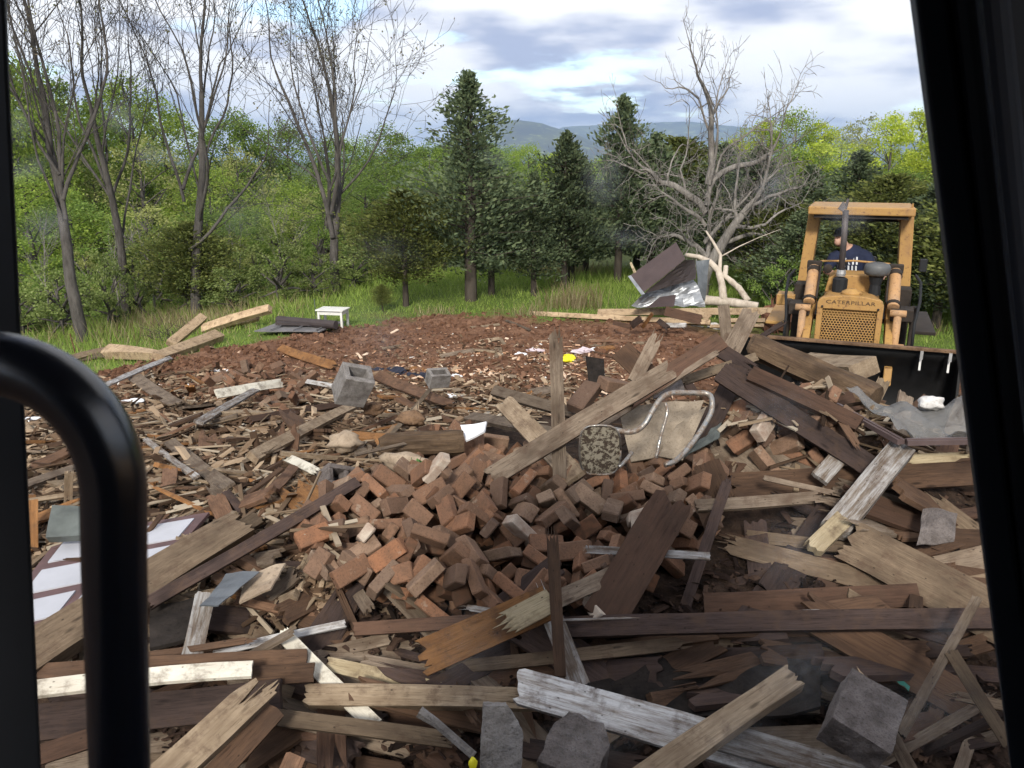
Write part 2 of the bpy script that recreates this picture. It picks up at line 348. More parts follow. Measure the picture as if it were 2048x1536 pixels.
# ------------------------------------------------------------------ ground (one sheet), mountains, haze
def axis(lo, hi, step, far_lo, far_hi, g=1.22):
    a = []; x = lo
    while x <= hi: a.append(x); x += step
    s = step; x = a[-1]
    while x < far_hi: s *= g; x += s; a.append(min(x, far_hi))
    s = step; x = a[0]; b = []
    while x > far_lo: s *= g; x -= s; b.append(max(x, far_lo))
    return b[::-1] + a
def border(x): return interp(BORDER, x)
def fine(x, y):
    k = 1 - sstep(25, 45, y)
    if k <= 0 or y < 0 or abs(x) > 30: return 0
    bd = border(x) - y; dirt = sstep(-.3, .5, bd)
    z = .030 * noise.noise((x * .8, y * .8, 1)) + .05 * dirt * noise.fractal((x * 2.1, y * 2.1, 4), .9, 2.1, 4)
    z += .07 * math.exp(-(bd / .55) ** 2) * (.6 + noise.noise((x * 1.7, y * 1.7, 9)))
    z += .06 * sstep(11, 13, y) * dirt * abs(noise.noise((x * 3.3, y * 3.3, 7)))
    return z * k
xs = axis(-9, 9, .085, -11000, 11000); ys = axis(1.2, 20, .085, -9000, 11500)
nx, ny = len(xs), len(ys)
gv = [(x, y, H(x, y) + fine(x, y)) for y in ys for x in xs]
gf = [(j * nx + i, j * nx + i + 1, (j + 1) * nx + i + 1, (j + 1) * nx + i) for j in range(ny - 1) for i in range(nx - 1)]
t = NT('ground')
pos = t.coord('Position', rnd=False)
at_ = t.n('ShaderNodeAttribute', attribute_name='zone').outputs['Color']
sp = t.n('ShaderNodeSeparateColor'); t.l(at_, sp.inputs[0])
n1 = t.noise(pos, 1.3, 6, .65); n2 = t.noise(pos, 9, 5, .7); n3 = t.noise(pos, 34, 4, .7)
red = t.mix(t.ramp(n1, (.35, 0.), (.7, 1.)), (.14, .070, .042), (.22, .122, .077)); red = t.mix(t.ramp(n2, (.35, .75), (.55, 0.)), red, (.055, .027, .017)); red = t.mix(t.ramp(n3, (.62, 0.), (.72, .6)), red, (.28, .17, .10))
rub = t.mix(t.ramp(n2, (.35, 0.), (.65, 1.)), (.016, .011, .009), (.060, .038, .026)); rub = t.mix(t.ramp(n3, (.62, 0.), (.70, .6)), rub, (.13, .085, .055))  # dark litter soil, deepened toward black for the shade in the gaps
grs = t.mix(t.ramp(n1, (.35, 0.), (.68, 1.)), (.11, .17, .032), (.17, .235, .050)); grs = t.mix(t.ramp(n3, (.42, .6), (.6, 0.)), grs, (.055, .07, .020))
c = t.mix(sp.outputs[1], rub, red); c = t.mix(sp.outputs[0], c, grs); c = t.mix(sp.outputs[2], c, (.040, .047, .018))
t.bsdf(c, .95, 0, t.bump(t.math('ADD', n2, n3), .6, .05), .1)
g = MB(); g.v, g.f, g.m = gv, gf, [0] * len(gf)
ground = tag(g.build('ground', 'ground', smooth=True), kind='structure')
ca = ground.data.color_attributes.new('zone', 'FLOAT_COLOR', 'POINT')
zc = []
for (x, y, z) in gv:
    if y < 60 and abs(x) < 60:
        nz = noise.fractal((x * .9, y * .9, 2), .8, 2, 3)
        gr = sstep(-.25, .35, y - border(x) + .55 * nz) * (1 - .75 * sstep(.15, .6, noise.noise((x * .6, y * .6, 17)) + .3 * nz) * (1 - sstep(0, 2.2, y - border(x))))
        gr *= 1 - .85 * math.exp(-((x - 3.2) / 2.6) ** 2 - ((y - 15.2) / 1.0) ** 2)
        rd = max(sstep(9.8, 12.2, y + .8 * nz), sstep(6.2, 7.8, y) * sstep(3.6, 4.8, x))
        zc += [gr, rd, sstep(23.5, 28, y + nz) * .85, 1]
    else: zc += [1, 0, .7, 1]
ca.data.foreach_set('color', zc)

t = NT('mountain'); pos = t.coord('Position', rnd=False); n1 = t.noise(pos, .0035, 6, .65); n2 = t.noise(pos, .012, 4, .7)
c = t.mix(t.ramp(n1, (.4, 0.), (.62, 1.)), (.060, .060, .050), (.105, .105, .050)); c = t.mix(t.ramp(n2, (.56, 0.), (.62, .7)), c, (.24, .27, .10)); t.bsdf(c, 1, 0, None, 0)
def mountain(Y, prof, depth, seed):
    """prof: skyline as (px, py) of the photograph, turned into heights at distance Y; a ridge with slopes before and behind"""
    b = MB(); n = 90; m = 26; x0, x1 = prof[0][0], prof[-1][0]; vs_ = []
    for i in range(n + 1):
        px = lerp(x0, x1, i / n); py = interp(prof, px); top = Q(px, py, Y)
        for j in range(m + 1):
            s = j / m * 2 - 1; k = math.cos(s * math.pi / 2) ** 1.3 if abs(s) < 1 else 0
            y = Y + s * depth; x = top.x * (1 + .0 * s)
            zr = noise.fractal((x * .002, y * .002, seed), .9, 2, 4) * 28 * (1 - k * .85) * (1 if abs(s) < .97 else 0)
            vs_.append((x, y, lerp(-60, top.z + 5 * noise.noise((x * .006, y * .006, 3)), k) + zr))
    fs = [(i * (m + 1) + j, (i + 1) * (m + 1) + j, (i + 1) * (m + 1) + j + 1, i * (m + 1) + j + 1) for i in range(n) for j in range(m)]
    b.add(vs_, fs); return tag(b.build('mountain', 'mountain', smooth=True), kind='structure')
mountain(6000, [(300, 335), (600, 325), (760, 312), (860, 298), (930, 268), (990, 246), (1030, 240), (1075, 246), (1120, 258), (1190, 285), (1260, 302), (1500, 320), (1800, 330)], 1500, 2)
mountain(9000, [(700, 320), (1000, 290), (1090, 268), (1130, 253), (1210, 250), (1300, 246), (1370, 243), (1450, 252), (1600, 268), (1800, 285), (2300, 310)], 1600, 5)
hz = MB().box((0, 1250, 175), (23000, 21500, 600)); t = NT('haze')
pv = t.n('ShaderNodeVolumePrincipled'); pv.inputs['Color'].default_value = (.50, .70, 1.0, 1); pv.inputs['Density'].default_value = 1.2e-4; pv.inputs['Anisotropy'].default_value = .2
t.l(pv.outputs[0], t.o.inputs['Volume'])
tag(hz.build('haze', 'haze'), kind='stuff')

# ------------------------------------------------------------------ trees
def leafquad(b, p, s, rg, elong=1.0, updir=None):
    n = Vector((rg.gauss(0, 1), rg.gauss(0, 1), rg.gauss(0, 1) + .6)).normalized(); u = updir.normalized() if updir is not None else n.orthogonal().normalized()
    if updir is None: u = Matrix.Rotation(rg.uniform(0, 6.28), 3, n) @ u
    else:
        n = n - u * n.dot(u); n = n.normalized() if n.length > .01 else u.orthogonal().normalized()
    v = n.cross(u); s *= rg.uniform(.6, 1.35); a, c_ = u * s * elong, v * s * .5
    b.add([p - a * .5, p + c_ - a * .05, p + a * .5, p - c_ - a * .05], [(0, 1, 2, 3)])
def grow(b, p, d, L, r, lev, rg, prm, tips):
    seg = max(2, int(L / prm.get('seg', .35))); pts, rad = [p.copy()], [r]; kids = prm['kids'][min(lev, len(prm['kids']) - 1)]
    r1 = r * prm.get('taper', .5); cur = p.copy(); dd = d.normalized()
    marks = []
    for i in range(seg):
        j = prm['wob'][min(lev, len(prm['wob']) - 1)]
        dd = (dd + Vector((rg.gauss(0, j), rg.gauss(0, j), rg.gauss(0, j) + prm.get('up', .04)))).normalized()
        cur = cur + dd * (L / seg); f = (i + 1) / seg; pts.append(cur.copy()); rad.append(max(prm['rmin'], lerp(r, r1, f))); marks.append((cur.copy(), dd.copy(), rad[-1], f))
    b.tube(pts, rad, 9 if lev == 0 else 6 if lev == 1 else 4 if lev == 2 else 3, cap=False)
    if lev >= prm['levels']: tips.append((pts[-1], dd)); tips.append((pts[len(pts) // 2], dd)); return
    lo = prm['start'][min(lev, len(prm['start']) - 1)]; cand = [m for m in marks if m[3] >= lo] or marks[-1:]
    for k in range(kids):
        m = cand[min(len(cand) - 1, int(len(cand) * (k + rg.random() * .8) / kids))]; ang = R(rg.uniform(*prm['ang'][min(lev, len(prm['ang']) - 1)]))
        ax = Matrix.Rotation(rg.uniform(0, 6.28), 3, m[1]) @ m[1].orthogonal(); nd = Matrix.Rotation(ang, 3, ax) @ m[1]
        grow(b, m[0], nd, L * rg.uniform(*prm['len'][min(lev, len(prm['len']) - 1)]) * (1.25 - .5 * m[3]), max(prm['rmin'], m[2] * rg.uniform(*prm.get('cr', (.30, .50)))), lev + 1, rg, prm, tips)
    if lev > 0 or prm.get('lead', True): grow(b, pts[-1], dd, L * .55, rad[-1] * .85, lev + 1, rg, prm, tips)
def bare_tree(loc, h, r, seed, label, prm=None, barkm='bark_grey', budm=None, nbud=2, lean=(0, 0, 1), stems=(), name='bare_tree'):
    rg = random.Random(seed); b = MB(); tips = []
    pr = dict(levels=4, kids=[5, 4, 3, 3], wob=[.05, .09, .14, .2], start=[.36, .25, .2, .2], ang=[(16, 38), (18, 42), (22, 50), (25, 60)], len=[(.45, .75), (.45, .7), (.4, .7), (.4, .7)], rmin=.005, up=.085, taper=.42)
    pr.update(prm or {})
    root = empty(name, loc, 0, label, 'tree')
    grow(b, Vector((0, 0, -.15)), Vector(lean), h * .55, r, 0, rg, pr, tips)
    for (z, d, L, rr) in stems: grow(b, Vector((0, 0, z)), Vector(d), L, rr, 1, rg, pr, tips)
    b.build('trunk', barkm, root, smooth=True)
    if budm:
        c_ = MB()
        for p, d in tips[::3]:
            for k in range(nbud): leafquad(c_, p + Vector((rg.gauss(0, .05), rg.gauss(0, .05), rg.gauss(0, .05))), .05, rg)
        c_.build('crown', budm, root)
    return root
A = P(168, 684); bare_tree(A, 9.6, .14, 11, 'bare grey tree furthest left beside the cut timbers, standing nearest the cab handle', stems=[(2.6, (-.22, .1, 1), 4.2, .05), (3.0, (.25, .2, 1), 4.2, .045), (3.5, (-.4, -.2, 1), 3, .035)], budm='leaf_bud', nbud=1)
A = P(252, 640); bare_tree(A, 9.8, .125, 23, 'bare grey tree second from left, just right of the leftmost trunk', lean=(.02, 0, 1), stems=[(2.9, (.22, .1, 1), 3.9, .042), (3.3, (-.25, .1, 1), 3.9, .042)])
A = P(393, 632); bare_tree(A, 10.4, .14, 31, 'bare forked tree rising out of the dark cedar left of the table', lean=(0, .02, 1), stems=[(1.7, (.85, -.1, .45), 3.0, .048), (2.9, (-.35, .1, 1), 3.4, .045), (3.2, (.3, .2, 1), 3.2, .05)], budm='leaf_bud', nbud=1)
A = P(672, 585); bare_tree(A, 8.8, .13, 45, 'budding tree behind the white table with small reddish leaves', lean=(-.02, 0, 1), stems=[(1.4, (-.28, .1, 1), 4.4, .07), (2.0, (.3, .05, 1), 4.0, .06), (2.8, (-.45, 0, .9), 3, .04), (2.6, (.55, .1, .8), 3.0, .038)], budm='leaf_bud', nbud=2)
A = P(645, 575); bare_tree(A + Vector((-.3, 1.2, 0)), 7.4, .09, 49, 'slim bare tree close behind the budding tree', budm='leaf_bud', nbud=2)
dead = dict(levels=4, kids=[7, 5, 4, 4], wob=[.13, .2, .26, .3], start=[.3, .2, .15, .15], ang=[(35, 75), (30, 70), (30, 70), (30, 75)], up=.035, rmin=.006, len=[(.45, .8), (.45, .75), (.4, .75), (.4, .7)], seg=.22, cr=(.4, .66))
A = Q(1402, 590, 18.6); A.z = H(A.x, A.y)
bare_tree(A, 5.5, .23, 77, 'gnarled dead grey tree behind the crumpled metal roofing', dead, 'bark_dead', None, 0, (-.03, 0, 1), [(1.5, (.7, -.3, .7), 1.9, .065), (1.9, (-.8, -.2, .65), 1.7, .07), (1.0, (.95, -.2, .40), 1.8, .06), (1.2, (-.85, -.4, .5), 1.6, .055), (2.4, (.5, 0, 1), 2.8, .10), (2.2, (-.5, .2, .9), 2.7, .11), (2.9, (.12, 0, 1), 2.4, .13)], name='dead_tree').scale = (.68, .68, .93)
for px, py, hh, sd_ in ((225, 640, 2.6, 201), (300, 632, 3.2, 202), (470, 610, 2.4, 203), (560, 596, 3.0, 204), (90, 668, 2.8, 205)):
    A = P(px, py); bare_tree(A + Vector((0, .4, 0)), hh, .035, sd_, 'thin bare sapling ' + {225: 'between the two leftmost trunks', 300: 'left of the forked bare tree', 470: 'right of the forked bare tree', 560: 'left of the budding tree', 90: 'left of the leftmost bare trunk'}[px], dict(levels=3, kids=[5, 3, 3], rmin=.004), 'bark_dead', name='bare_sapling')
A = P(1990, 560); bare_tree(Q(2010, 590, 17), 6.4, .10, 91, 'bare tree at the right edge, its twigs showing beside the cab pillar', budm='leaf_bud', nbud=2)

def cedar_mesh(h, w_, seed, mat, skirt=.16, spire=1.0, dens=1.0, ls=.040):
    rg = random.Random(seed); tr, cr = MB(), MB()
    tr.tube([(0, 0, -.2), (0, 0, h * .3), (.02, 0, h * .7), (0, 0, h * .98)], [.035 * h ** .7, .028 * h ** .7, .016 * h ** .7, .006], 8, cap=False)
    nb = int(78 * h * dens ** .5)
    for i in range(nb):
        f = (i + rg.random()) / nb; z = lerp(skirt * h, h * .985, f ** .9); prof = (1 - f) ** .75 * spire + (1 - spire) * math.sqrt(max(0, 1 - f * f))
        rr = w_ / 2 * max(.06, prof) * rg.uniform(.35, 1.32) * (1 + .25 * noise.noise((f * 5, seed, 1))) * min(1, .55 + f * 3.2)
        a = i * 2.399 + rg.uniform(-.5, .5); d = Vector((math.cos(a), math.sin(a), rg.uniform(.05, .45)))
        end = Vector((0, 0, z)) + d * rr
        if noise.noise((math.cos(a) * 1.3 + seed * 3, math.sin(a) * 1.3, z * 1.5)) + .25 * noise.noise((i * .7, seed, 0)) > .24: rr *= .45; d.z += .2
        if i % 2 == 0: tr.tube([Vector((0, 0, z)), Vector((0, 0, z)) + d * rr * .6, end], [.012, .008, .003], 3, cap=False)
        n = int(74 * dens * max(.35, rr / (w_ / 2)))
        for k in range(n):
            u = rg.uniform(.25, 1.05) ** .7; sp_ = .03 + .085 * rr
            p = Vector((0, 0, z)) + d * rr * u + Vector((rg.gauss(0, sp_), rg.gauss(0, sp_), rg.gauss(0, sp_ * .8)))
            leafquad(cr, p, ls, rg, 2.0, (d + Vector((rg.gauss(0, .5), rg.gauss(0, .5), rg.gauss(0, .4) + .4))))
    return tr.mesh('cedar_trunk', 'bark_dark', True), cr.mesh('cedar_crown', mat)
def hard_mesh(h, w_, seed, mat, base=.18, n=58, per=205, ls=.105):
    rg = random.Random(seed); tr, cr = MB(), MB()
    tr.tube([(0, 0, -1), (0, 0, h * .3), (.15, .1, h * .6), (.1, 0, h * .9)], [.02 * h, .016 * h, .01 * h, .02], 7, cap=False)
    for i in range(n):
        f = (i + .5) / n; z = lerp(base * h, h * .96, f); prof = math.sin(math.pi * min(1, max(.02, (f * .86 + .14))) ** 1.15) ** .65
        a = i * 2.399 + rg.uniform(-.6, .6); rr = w_ / 2 * prof * math.sqrt(rg.uniform(.15, 1.0)); c_ = Vector((rr * math.cos(a), rr * math.sin(a), z + rg.uniform(-.3, .3)))
        if i % 2 == 0: tr.tube([Vector((.08, .05, max(h * .2, z - rr * .8))), c_ * .6 + Vector((0, 0, z * .35)), c_], [.045, .03, .01], 4, cap=False)
        cs = rg.uniform(.4, .78) * w_ * .17
        for k in range(per):
            v = Vector((rg.gauss(0, 1), rg.gauss(0, 1), rg.gauss(0, .7))); v = v.normalized() * rg.uniform(.35, 1.15)
            leafquad(cr, c_ + v * cs, ls, rg)
    return tr.mesh('hardwood_trunk', 'bark_grey', True), cr.mesh('hardwood_crown', mat)
def place(meshes, loc, s, rz, name, label, group, sz=None, cat='tree'):
    root = empty(name, loc, rz, label, cat, group); root.scale = (s, s, sz or s)
    for nm, me in zip(('trunk', 'crown'), meshes):
        o = bpy.data.objects.new(nm, me); col.objects.link(o); o.parent = root
    return root
def height_at(px, py_top, loc):      # metres from the foot of a tree to the ray through its photographed top
    return Q(px, py_top, loc.y).z - loc.z
CED = [cedar_mesh(3, 1.9, 1, 'leaf_cedar'), cedar_mesh(3, 1.7, 2, 'leaf_cedar'), cedar_mesh(3, 2.3, 3, 'leaf_cedar_warm', .2, .35, 1.3), cedar_mesh(3, 1.75, 4, 'leaf_cedar', .14, 1.0, 1.2, .030)]
def cedar(px, pyb, top, k, label, wide=1.0, y=None, group=None):
    loc = P(px, pyb) if y is None else Q(px, 590, y); loc.z = H(loc.x, loc.y); h = height_at(px, top, loc)
    root = place(CED[k], loc, h / 3 * wide * 1.22, rng.uniform(0, 6.28), 'cedar_tree', label, group, h / 3)
cedar(812, 612, 378, 2, 'squat olive green cedar with a bare trunk right of the white table')
cedar(942, 602, 140, 3, 'tall spired cedar with sparse top in the middle of the clearing', 1.0)
cedar(983, 590, 330, 0, 'dark cedar just right of the tall spired cedar', .95)
cedar(1067, 592, 345, 1, 'small cedar with thin trunk in the grass under the mountain', .9)
cedar(1128, 582, 262, 0, 'dark cedar left of the dead tree with a thin double trunk', .85)
cedar(1142, 575, 285, 1, 'dense cedar close behind the double trunked cedar', .9)
cedar(1235, 565, 190, 0, 'tall pointed cedar left of the dead tree', .8)
cedar(1300, 560, 265, 1, 'dark cedar behind the crumpled roofing', 1.1)
cedar(395, 628, 445, 2, 'dark cedar round the foot of the forked bare tree', 1.25)
cedar(1500, 570, 290, 0, 'dark cedar right of the dead tree', 1.15)
cedar(1600, 0, 330, 1, 'dark cedar behind the left post of the loader canopy', 1.25, 19.5)
cedar(1690, 0, 300, 0, 'tall dark cedar behind the loader canopy', 1.2, 21.5)
cedar(1760, 0, 350, 2, 'broad green cedar behind the loader operator', 1.3, 18.5)
cedar(1845, 0, 370, 1, 'dark cedar right of the loader canopy', 1.3, 17.5)
cedar(1940, 0, 330, 0, 'dark cedar at the right edge behind the cab pillar', 1.3, 17.0)
cedar(1560, 0, 400, 2, 'low green cedar above the lying dead trunk', 1.2, 18.5)
for i, (px, top, y) in enumerate([(1590, 420, 17.2), (1655, 400, 18.2), (1735, 410, 17.0), (1805, 395, 16.6), (1880, 405, 16.0), (1950, 380, 15.6)]):
    cedar(px, 0, top, i % 3, ('bushy cedar low behind the left canopy post', 'bushy cedar seen between canopy post and exhaust stack', 'bushy cedar right behind the operator', 'bushy cedar behind the right canopy post', 'bushy cedar standing right of the loader', 'bushy cedar half hidden by the right pillar')[i], 1.35, y)
for i, (px, top, y) in enumerate([(1170, 350, 24), (1270, 290, 25), (1345, 275, 26), (1430, 285, 24.5), (1030, 372, 26), (890, 390, 25), (1640, 375, 23), (1800, 360, 22), (1890, 350, 21), (1000, 400, 28), (1120, 405, 27)]):
    cedar(px, 0, top, i % 3, 'dark cedar in the second row behind the clearing', 1.15, y, 'second row of cedars')
HW = [hard_mesh(9, 6.5, 1, 'leaf_spring'), hard_mesh(9, 5.5, 2, 'leaf_lime_sunlit'), hard_mesh(9, 6, 3, 'leaf_mid'), hard_mesh(9, 5.8, 4, 'leaf_olive', per=80), hard_mesh(9, 6.4, 5, 'leaf_spring', .1), hard_mesh(9, 6, 6, 'leaf_mid', .12)]
def hard(px, y, top, k, label, group, wide=1.0):
    loc = Q(px, 590, y); loc.z = H(loc.x, loc.y); h = max(3, height_at(px, top, loc)); h *= 1.08; place(HW[k], loc, (.55 + .45 * h / 9) * wide, rng.uniform(0, 6.28), 'leafy_tree', label, group, h / 9)
SKY_L = [(-200, 60), (0, 120), (60, 135), (130, 205), (220, 232), (300, 195), (340, 210), (420, 235), (560, 240), (640, 262), (760, 262), (840, 290), (900, 300), (1300, 310)]
SKY_R = [(1250, 320), (1440, 280), (1500, 255), (1560, 240), (1620, 255), (1680, 255), (1740, 243), (1800, 240), (1880, 255), (2000, 240), (2200, 220)]
r2 = random.Random(5)
TINT = {0: 'fresh green', 1: 'lime green', 2: 'mid green', 3: 'olive', 4: 'broad green', 5: 'broad dark'}
def where(px):
    for lim, tx in ((190, 'by the leftmost bare trunk'), (330, 'behind the second bare trunk'), (540, 'behind the forked bare tree'), (760, 'behind the budding tree'), (5000, 'left of the tall spired cedar')):
        if px < lim: return tx
hard(150, 42, 165, 5, 'tall dark tree behind the two leftmost trunks', None); hard(300, 46, 180, 0, 'tall fresh green tree rising left of the forked tree', None); hard(-10, 33, 70, 0, 'tallest green tree at the left pillar edge', None); hard(70, 36, 128, 4, 'tall green tree right beside the left pillar', None)
for y, n, drop, kk in ((30, 11, 190, (2, 3, 4)), (38, 11, 90, (0, 4, 2, 3)), (50, 12, 0, (0, 5, 2, 4))):
    for i in range(n):
        px = lerp(-60, 900, (i + r2.uniform(.1, .9)) / n)
        kc = r2.choice(kk); hard(px, y + r2.uniform(-3, 3), interp(SKY_L, px) + drop * r2.uniform(.7, 1.3) + r2.uniform(0, 25), kc, TINT[kc] + {30: ' young tree at the wood edge ', 38: ' leafy tree deep in the wood ', 50: ' leafy tree on the skyline '}[y] + where(px), 'trees of the wood on the left')
for i, (px, top) in enumerate([(1450, 290), (1500, 258), (1560, 240), (1615, 262), (1655, 268), (1700, 250), (1745, 246), (1800, 240), (1850, 262), (1900, 250), (1960, 245)]):
    hard(px, 44 + r2.uniform(-3, 3), top, (1, 1, 0, 1, 3, 3)[i % 6], 'bright lime green leafy tree on the skyline above the loader', 'bright trees above the loader', .85)
for i in range(9):
    px = lerp(1440, 2000, (i + r2.random()) / 9); hard(px, 33 + r2.uniform(-2, 2), interp(SKY_R, px) + r2.uniform(40, 120), (0, 2, 1, 5)[i % 4], 'leafy tree between the dark cedars and the bright skyline trees on the right', 'trees behind the cedars on the right')
for i in range(9):
    px = lerp(830, 1440, (i + r2.random()) / 9); hard(px, 62 + r2.uniform(-6, 8), 312 + r2.uniform(-12, 22), (0, 5, 2, 0, 1)[i % 5], 'green leafy tree in the gap below the blue mountain', 'trees in the gap below the mountain')
for i in range(10):
    px = lerp(700, 1500, (i + r2.random()) / 10); hard(px, 105 + r2.uniform(-10, 15), 300 + r2.uniform(-8, 10), (2, 5)[i % 2], 'far treetop on the dark line below the blue mountain', 'far treetops below the mountain', 1.6)

SH = [hard_mesh(2, 2.0, 21, 'leaf_shrub', .04, 30, 130, .055), hard_mesh(2, 2.2, 22, 'leaf_mid', .03, 30, 130, .055), hard_mesh(2, 1.8, 23, 'leaf_olive', .04, 26, 110, .05)]
for i in range(26):
    px = lerp(20, 760, (i + r2.random()) / 26); y = (20.5, 22.5, 25)[i % 3] + r2.uniform(-.8, .8) - 3.0 * sstep(300, 60, px); loc = Q(px, 600, y); loc.z = H(loc.x, loc.y)
    place(SH[i % 3], loc, r2.uniform(.6, 1.0), r2.uniform(0, 6.28), 'shrub', ('pale', 'green', 'olive')[i % 3] + ' leafy shrub in the undergrowth ' + where(px), 'undergrowth shrubs on the left', r2.uniform(.5, 1.0), 'shrub')
for i in range(6):
    px = lerp(1480, 2000, (i + r2.random()) / 6); loc = Q(px, 600, r2.uniform(15.5, 18)); loc.z = H(loc.x, loc.y)
    place(SH[1], loc, r2.uniform(.45, .7), r2.uniform(0, 6.28), 'shrub', ('left of' if px < 1600 else 'right of' if px > 1820 else 'behind') + ' the loader, a leafy shrub at the foot of the cedars', 'shrubs behind the loader', r2.uniform(.6, 1.0), 'shrub')
loc = P(765, 622); place(CED[2], loc, .22, 0, 'cedar_sapling', 'tiny cedar sapling left of the squat olive cedar', None, .2)

# grass and dry weeds: one object each
r3 = random.Random(9); gb, db = MB(), MB()
for i in range(60000):
    x = r3.uniform(-11, 13); y = r3.uniform(11.5, 26); e = y - border(x)
    nz = noise.noise((x * .5, y * .5, 3))
    if e < -.05 + .3 * nz or (math.exp(-((x - 3.2) / 2.6) ** 2 - ((y - 15.2) / 1.0) ** 2) > .35 and r3.random() < .85): continue
    tall = .07 + .13 * sstep(1, 6, e) + .08 * max(0, nz) ; dry = (noise.noise((x * .35, y * .35, 12)) > .33 or (x < -4.5 and r3.random() < .2)) and r3.random() < .6
    hh = tall * r3.uniform(.6, 1.7) * (1.5 if dry else 1); a = r3.uniform(0, 6.28); wd = r3.uniform(.006, .013); z = H(x, y) - .01
    bx, by = math.cos(a) * wd, math.sin(a) * wd; lx, ly = r3.gauss(0, .4) * hh, r3.gauss(0, .4) * hh
    (db if dry else gb).add([(x - bx, y - by, z), (x + bx, y + by, z), (x + lx, y + ly, z + hh)], [(0, 1, 2)])
def weeds(px, py, n, s, hmax, m):
    c_ = P(px, py)
    for i in range(n):
        x, y = c_.x + r3.gauss(0, s), c_.y + r3.gauss(0, s * .6); z = H(x, y); hh = r3.uniform(.4, 1) * hmax; a = r3.uniform(0, 6.28); lx, ly = r3.gauss(0, .22) * hh, r3.gauss(0, .22) * hh
        m.tube([(x, y, z), (x + lx * .4, y + ly * .4, z + hh * .6), (x + lx, y + ly, z + hh)], [.006, .005, .002], 3, cap=False)
weeds(1150, 615, 240, .35, .62, db); weeds(1060, 635, 110, .3, .35, db); weeds(310, 655, 160, .5, .5, db); weeds(230, 680, 100, .7, .45, db); weeds(1190, 590, 90, .5, .6, gb); weeds(1870, 640, 120, .5, .6, gb); weeds(1620, 640, 90, .35, .4, db)
tag(gb.build('grass', 'grass'), 'green grass of the clearing behind the rubble', 'grass', kind='stuff')
tag(db.build('dry_grass', 'dry_grass'), 'straw coloured dry grass and weeds among the green grass', 'grass', kind='stuff')
POLY_SLOPE = [(40, 800), (250, 750), (420, 740), (700, 760), (960, 770), (1130, 760), (1130, 840), (960, 850), (760, 930), (640, 1010), (480, 1040), (300, 1000), (40, 1010)]
POLY_BRICK = [(880, 850), (1000, 900), (1150, 960), (1420, 930), (1440, 1060), (1200, 1230), (860, 1250), (640, 1180), (600, 1090), (700, 1000), (800, 930)]
POLY_BRICK_R = [(1480, 850), (1650, 850), (1700, 900), (1690, 950), (1470, 950), (1440, 880)]
POLY_BRICK_L = [(420, 745), (640, 745), (640, 800), (560, 830), (420, 815)]
POLY_FRONT = [(330, 1120), (650, 1090), (860, 1250), (1250, 1230), (1640, 1010), (2000, 960), (2000, 1536), (300, 1536)]
POLY_LEFTLOW = [(60, 1010), (640, 1010), (700, 1230), (60, 1290)]
def inpoly(poly, x, y):
    r = False; n = len(poly)
    for i in range(n):
        (x0, y0), (x1, y1) = poly[i], poly[(i + 1) % n]
        if (y0 > y) != (y1 > y) and x < (x1 - x0) * (y - y0) / (y1 - y0) + x0: r = not r
    return r
def rpoly(poly, rg):
    while True:
        x = rg.uniform(min(p[0] for p in poly), max(p[0] for p in poly)); y = rg.uniform(min(p[1] for p in poly), max(p[1] for p in poly))
        if inpoly(poly, x, y): return x, y
def normal(x, y, e=.12): return Vector((H(x - e, y) - H(x + e, y), H(x, y - e) - H(x, y + e), 2 * e)).normalized()
# ------------------------------------------------------------------ bricks
def brick_mesh(seed, chip, mat='brick'):
    rg = random.Random(seed); bm = bmesh.new(); bmesh.ops.create_cube(bm, size=1)
    L = .205 * (1 if rg.random() < .7 else rg.uniform(.5, .8)); bmesh.ops.scale(bm, vec=(L, .098, .062), verts=bm.verts)
    bmesh.ops.bevel(bm, geom=list(bm.edges), offset=.006, segments=1, affect='EDGES')
    for v in bm.verts:
        k = noise.noise(Vector(v.co) * 14 + Vector((seed * 7, 0, 0))); v.co += Vector((rg.gauss(0, .0011), rg.gauss(0, .0011), rg.gauss(0, .0011)))
        if chip and v.co.x > L * .3 and v.co.z > 0: v.co.x -= chip * rg.uniform(.3, 1); v.co.z -= chip * .5 * rg.random()
    me = bpy.data.meshes.new('brick'); bm.to_mesh(me); bm.free(); me.materials.append(M[mat]); return me
BR = [brick_mesh(i, .0 if i % 2 == 0 else .022) for i in range(14)]; BRM = [brick_mesh(40 + i, .02, 'mortar_brick') for i in range(2)]
cell = .045; hg = {}
def hget(i, j): return hg.get((i, j), H(i * cell, j * cell))
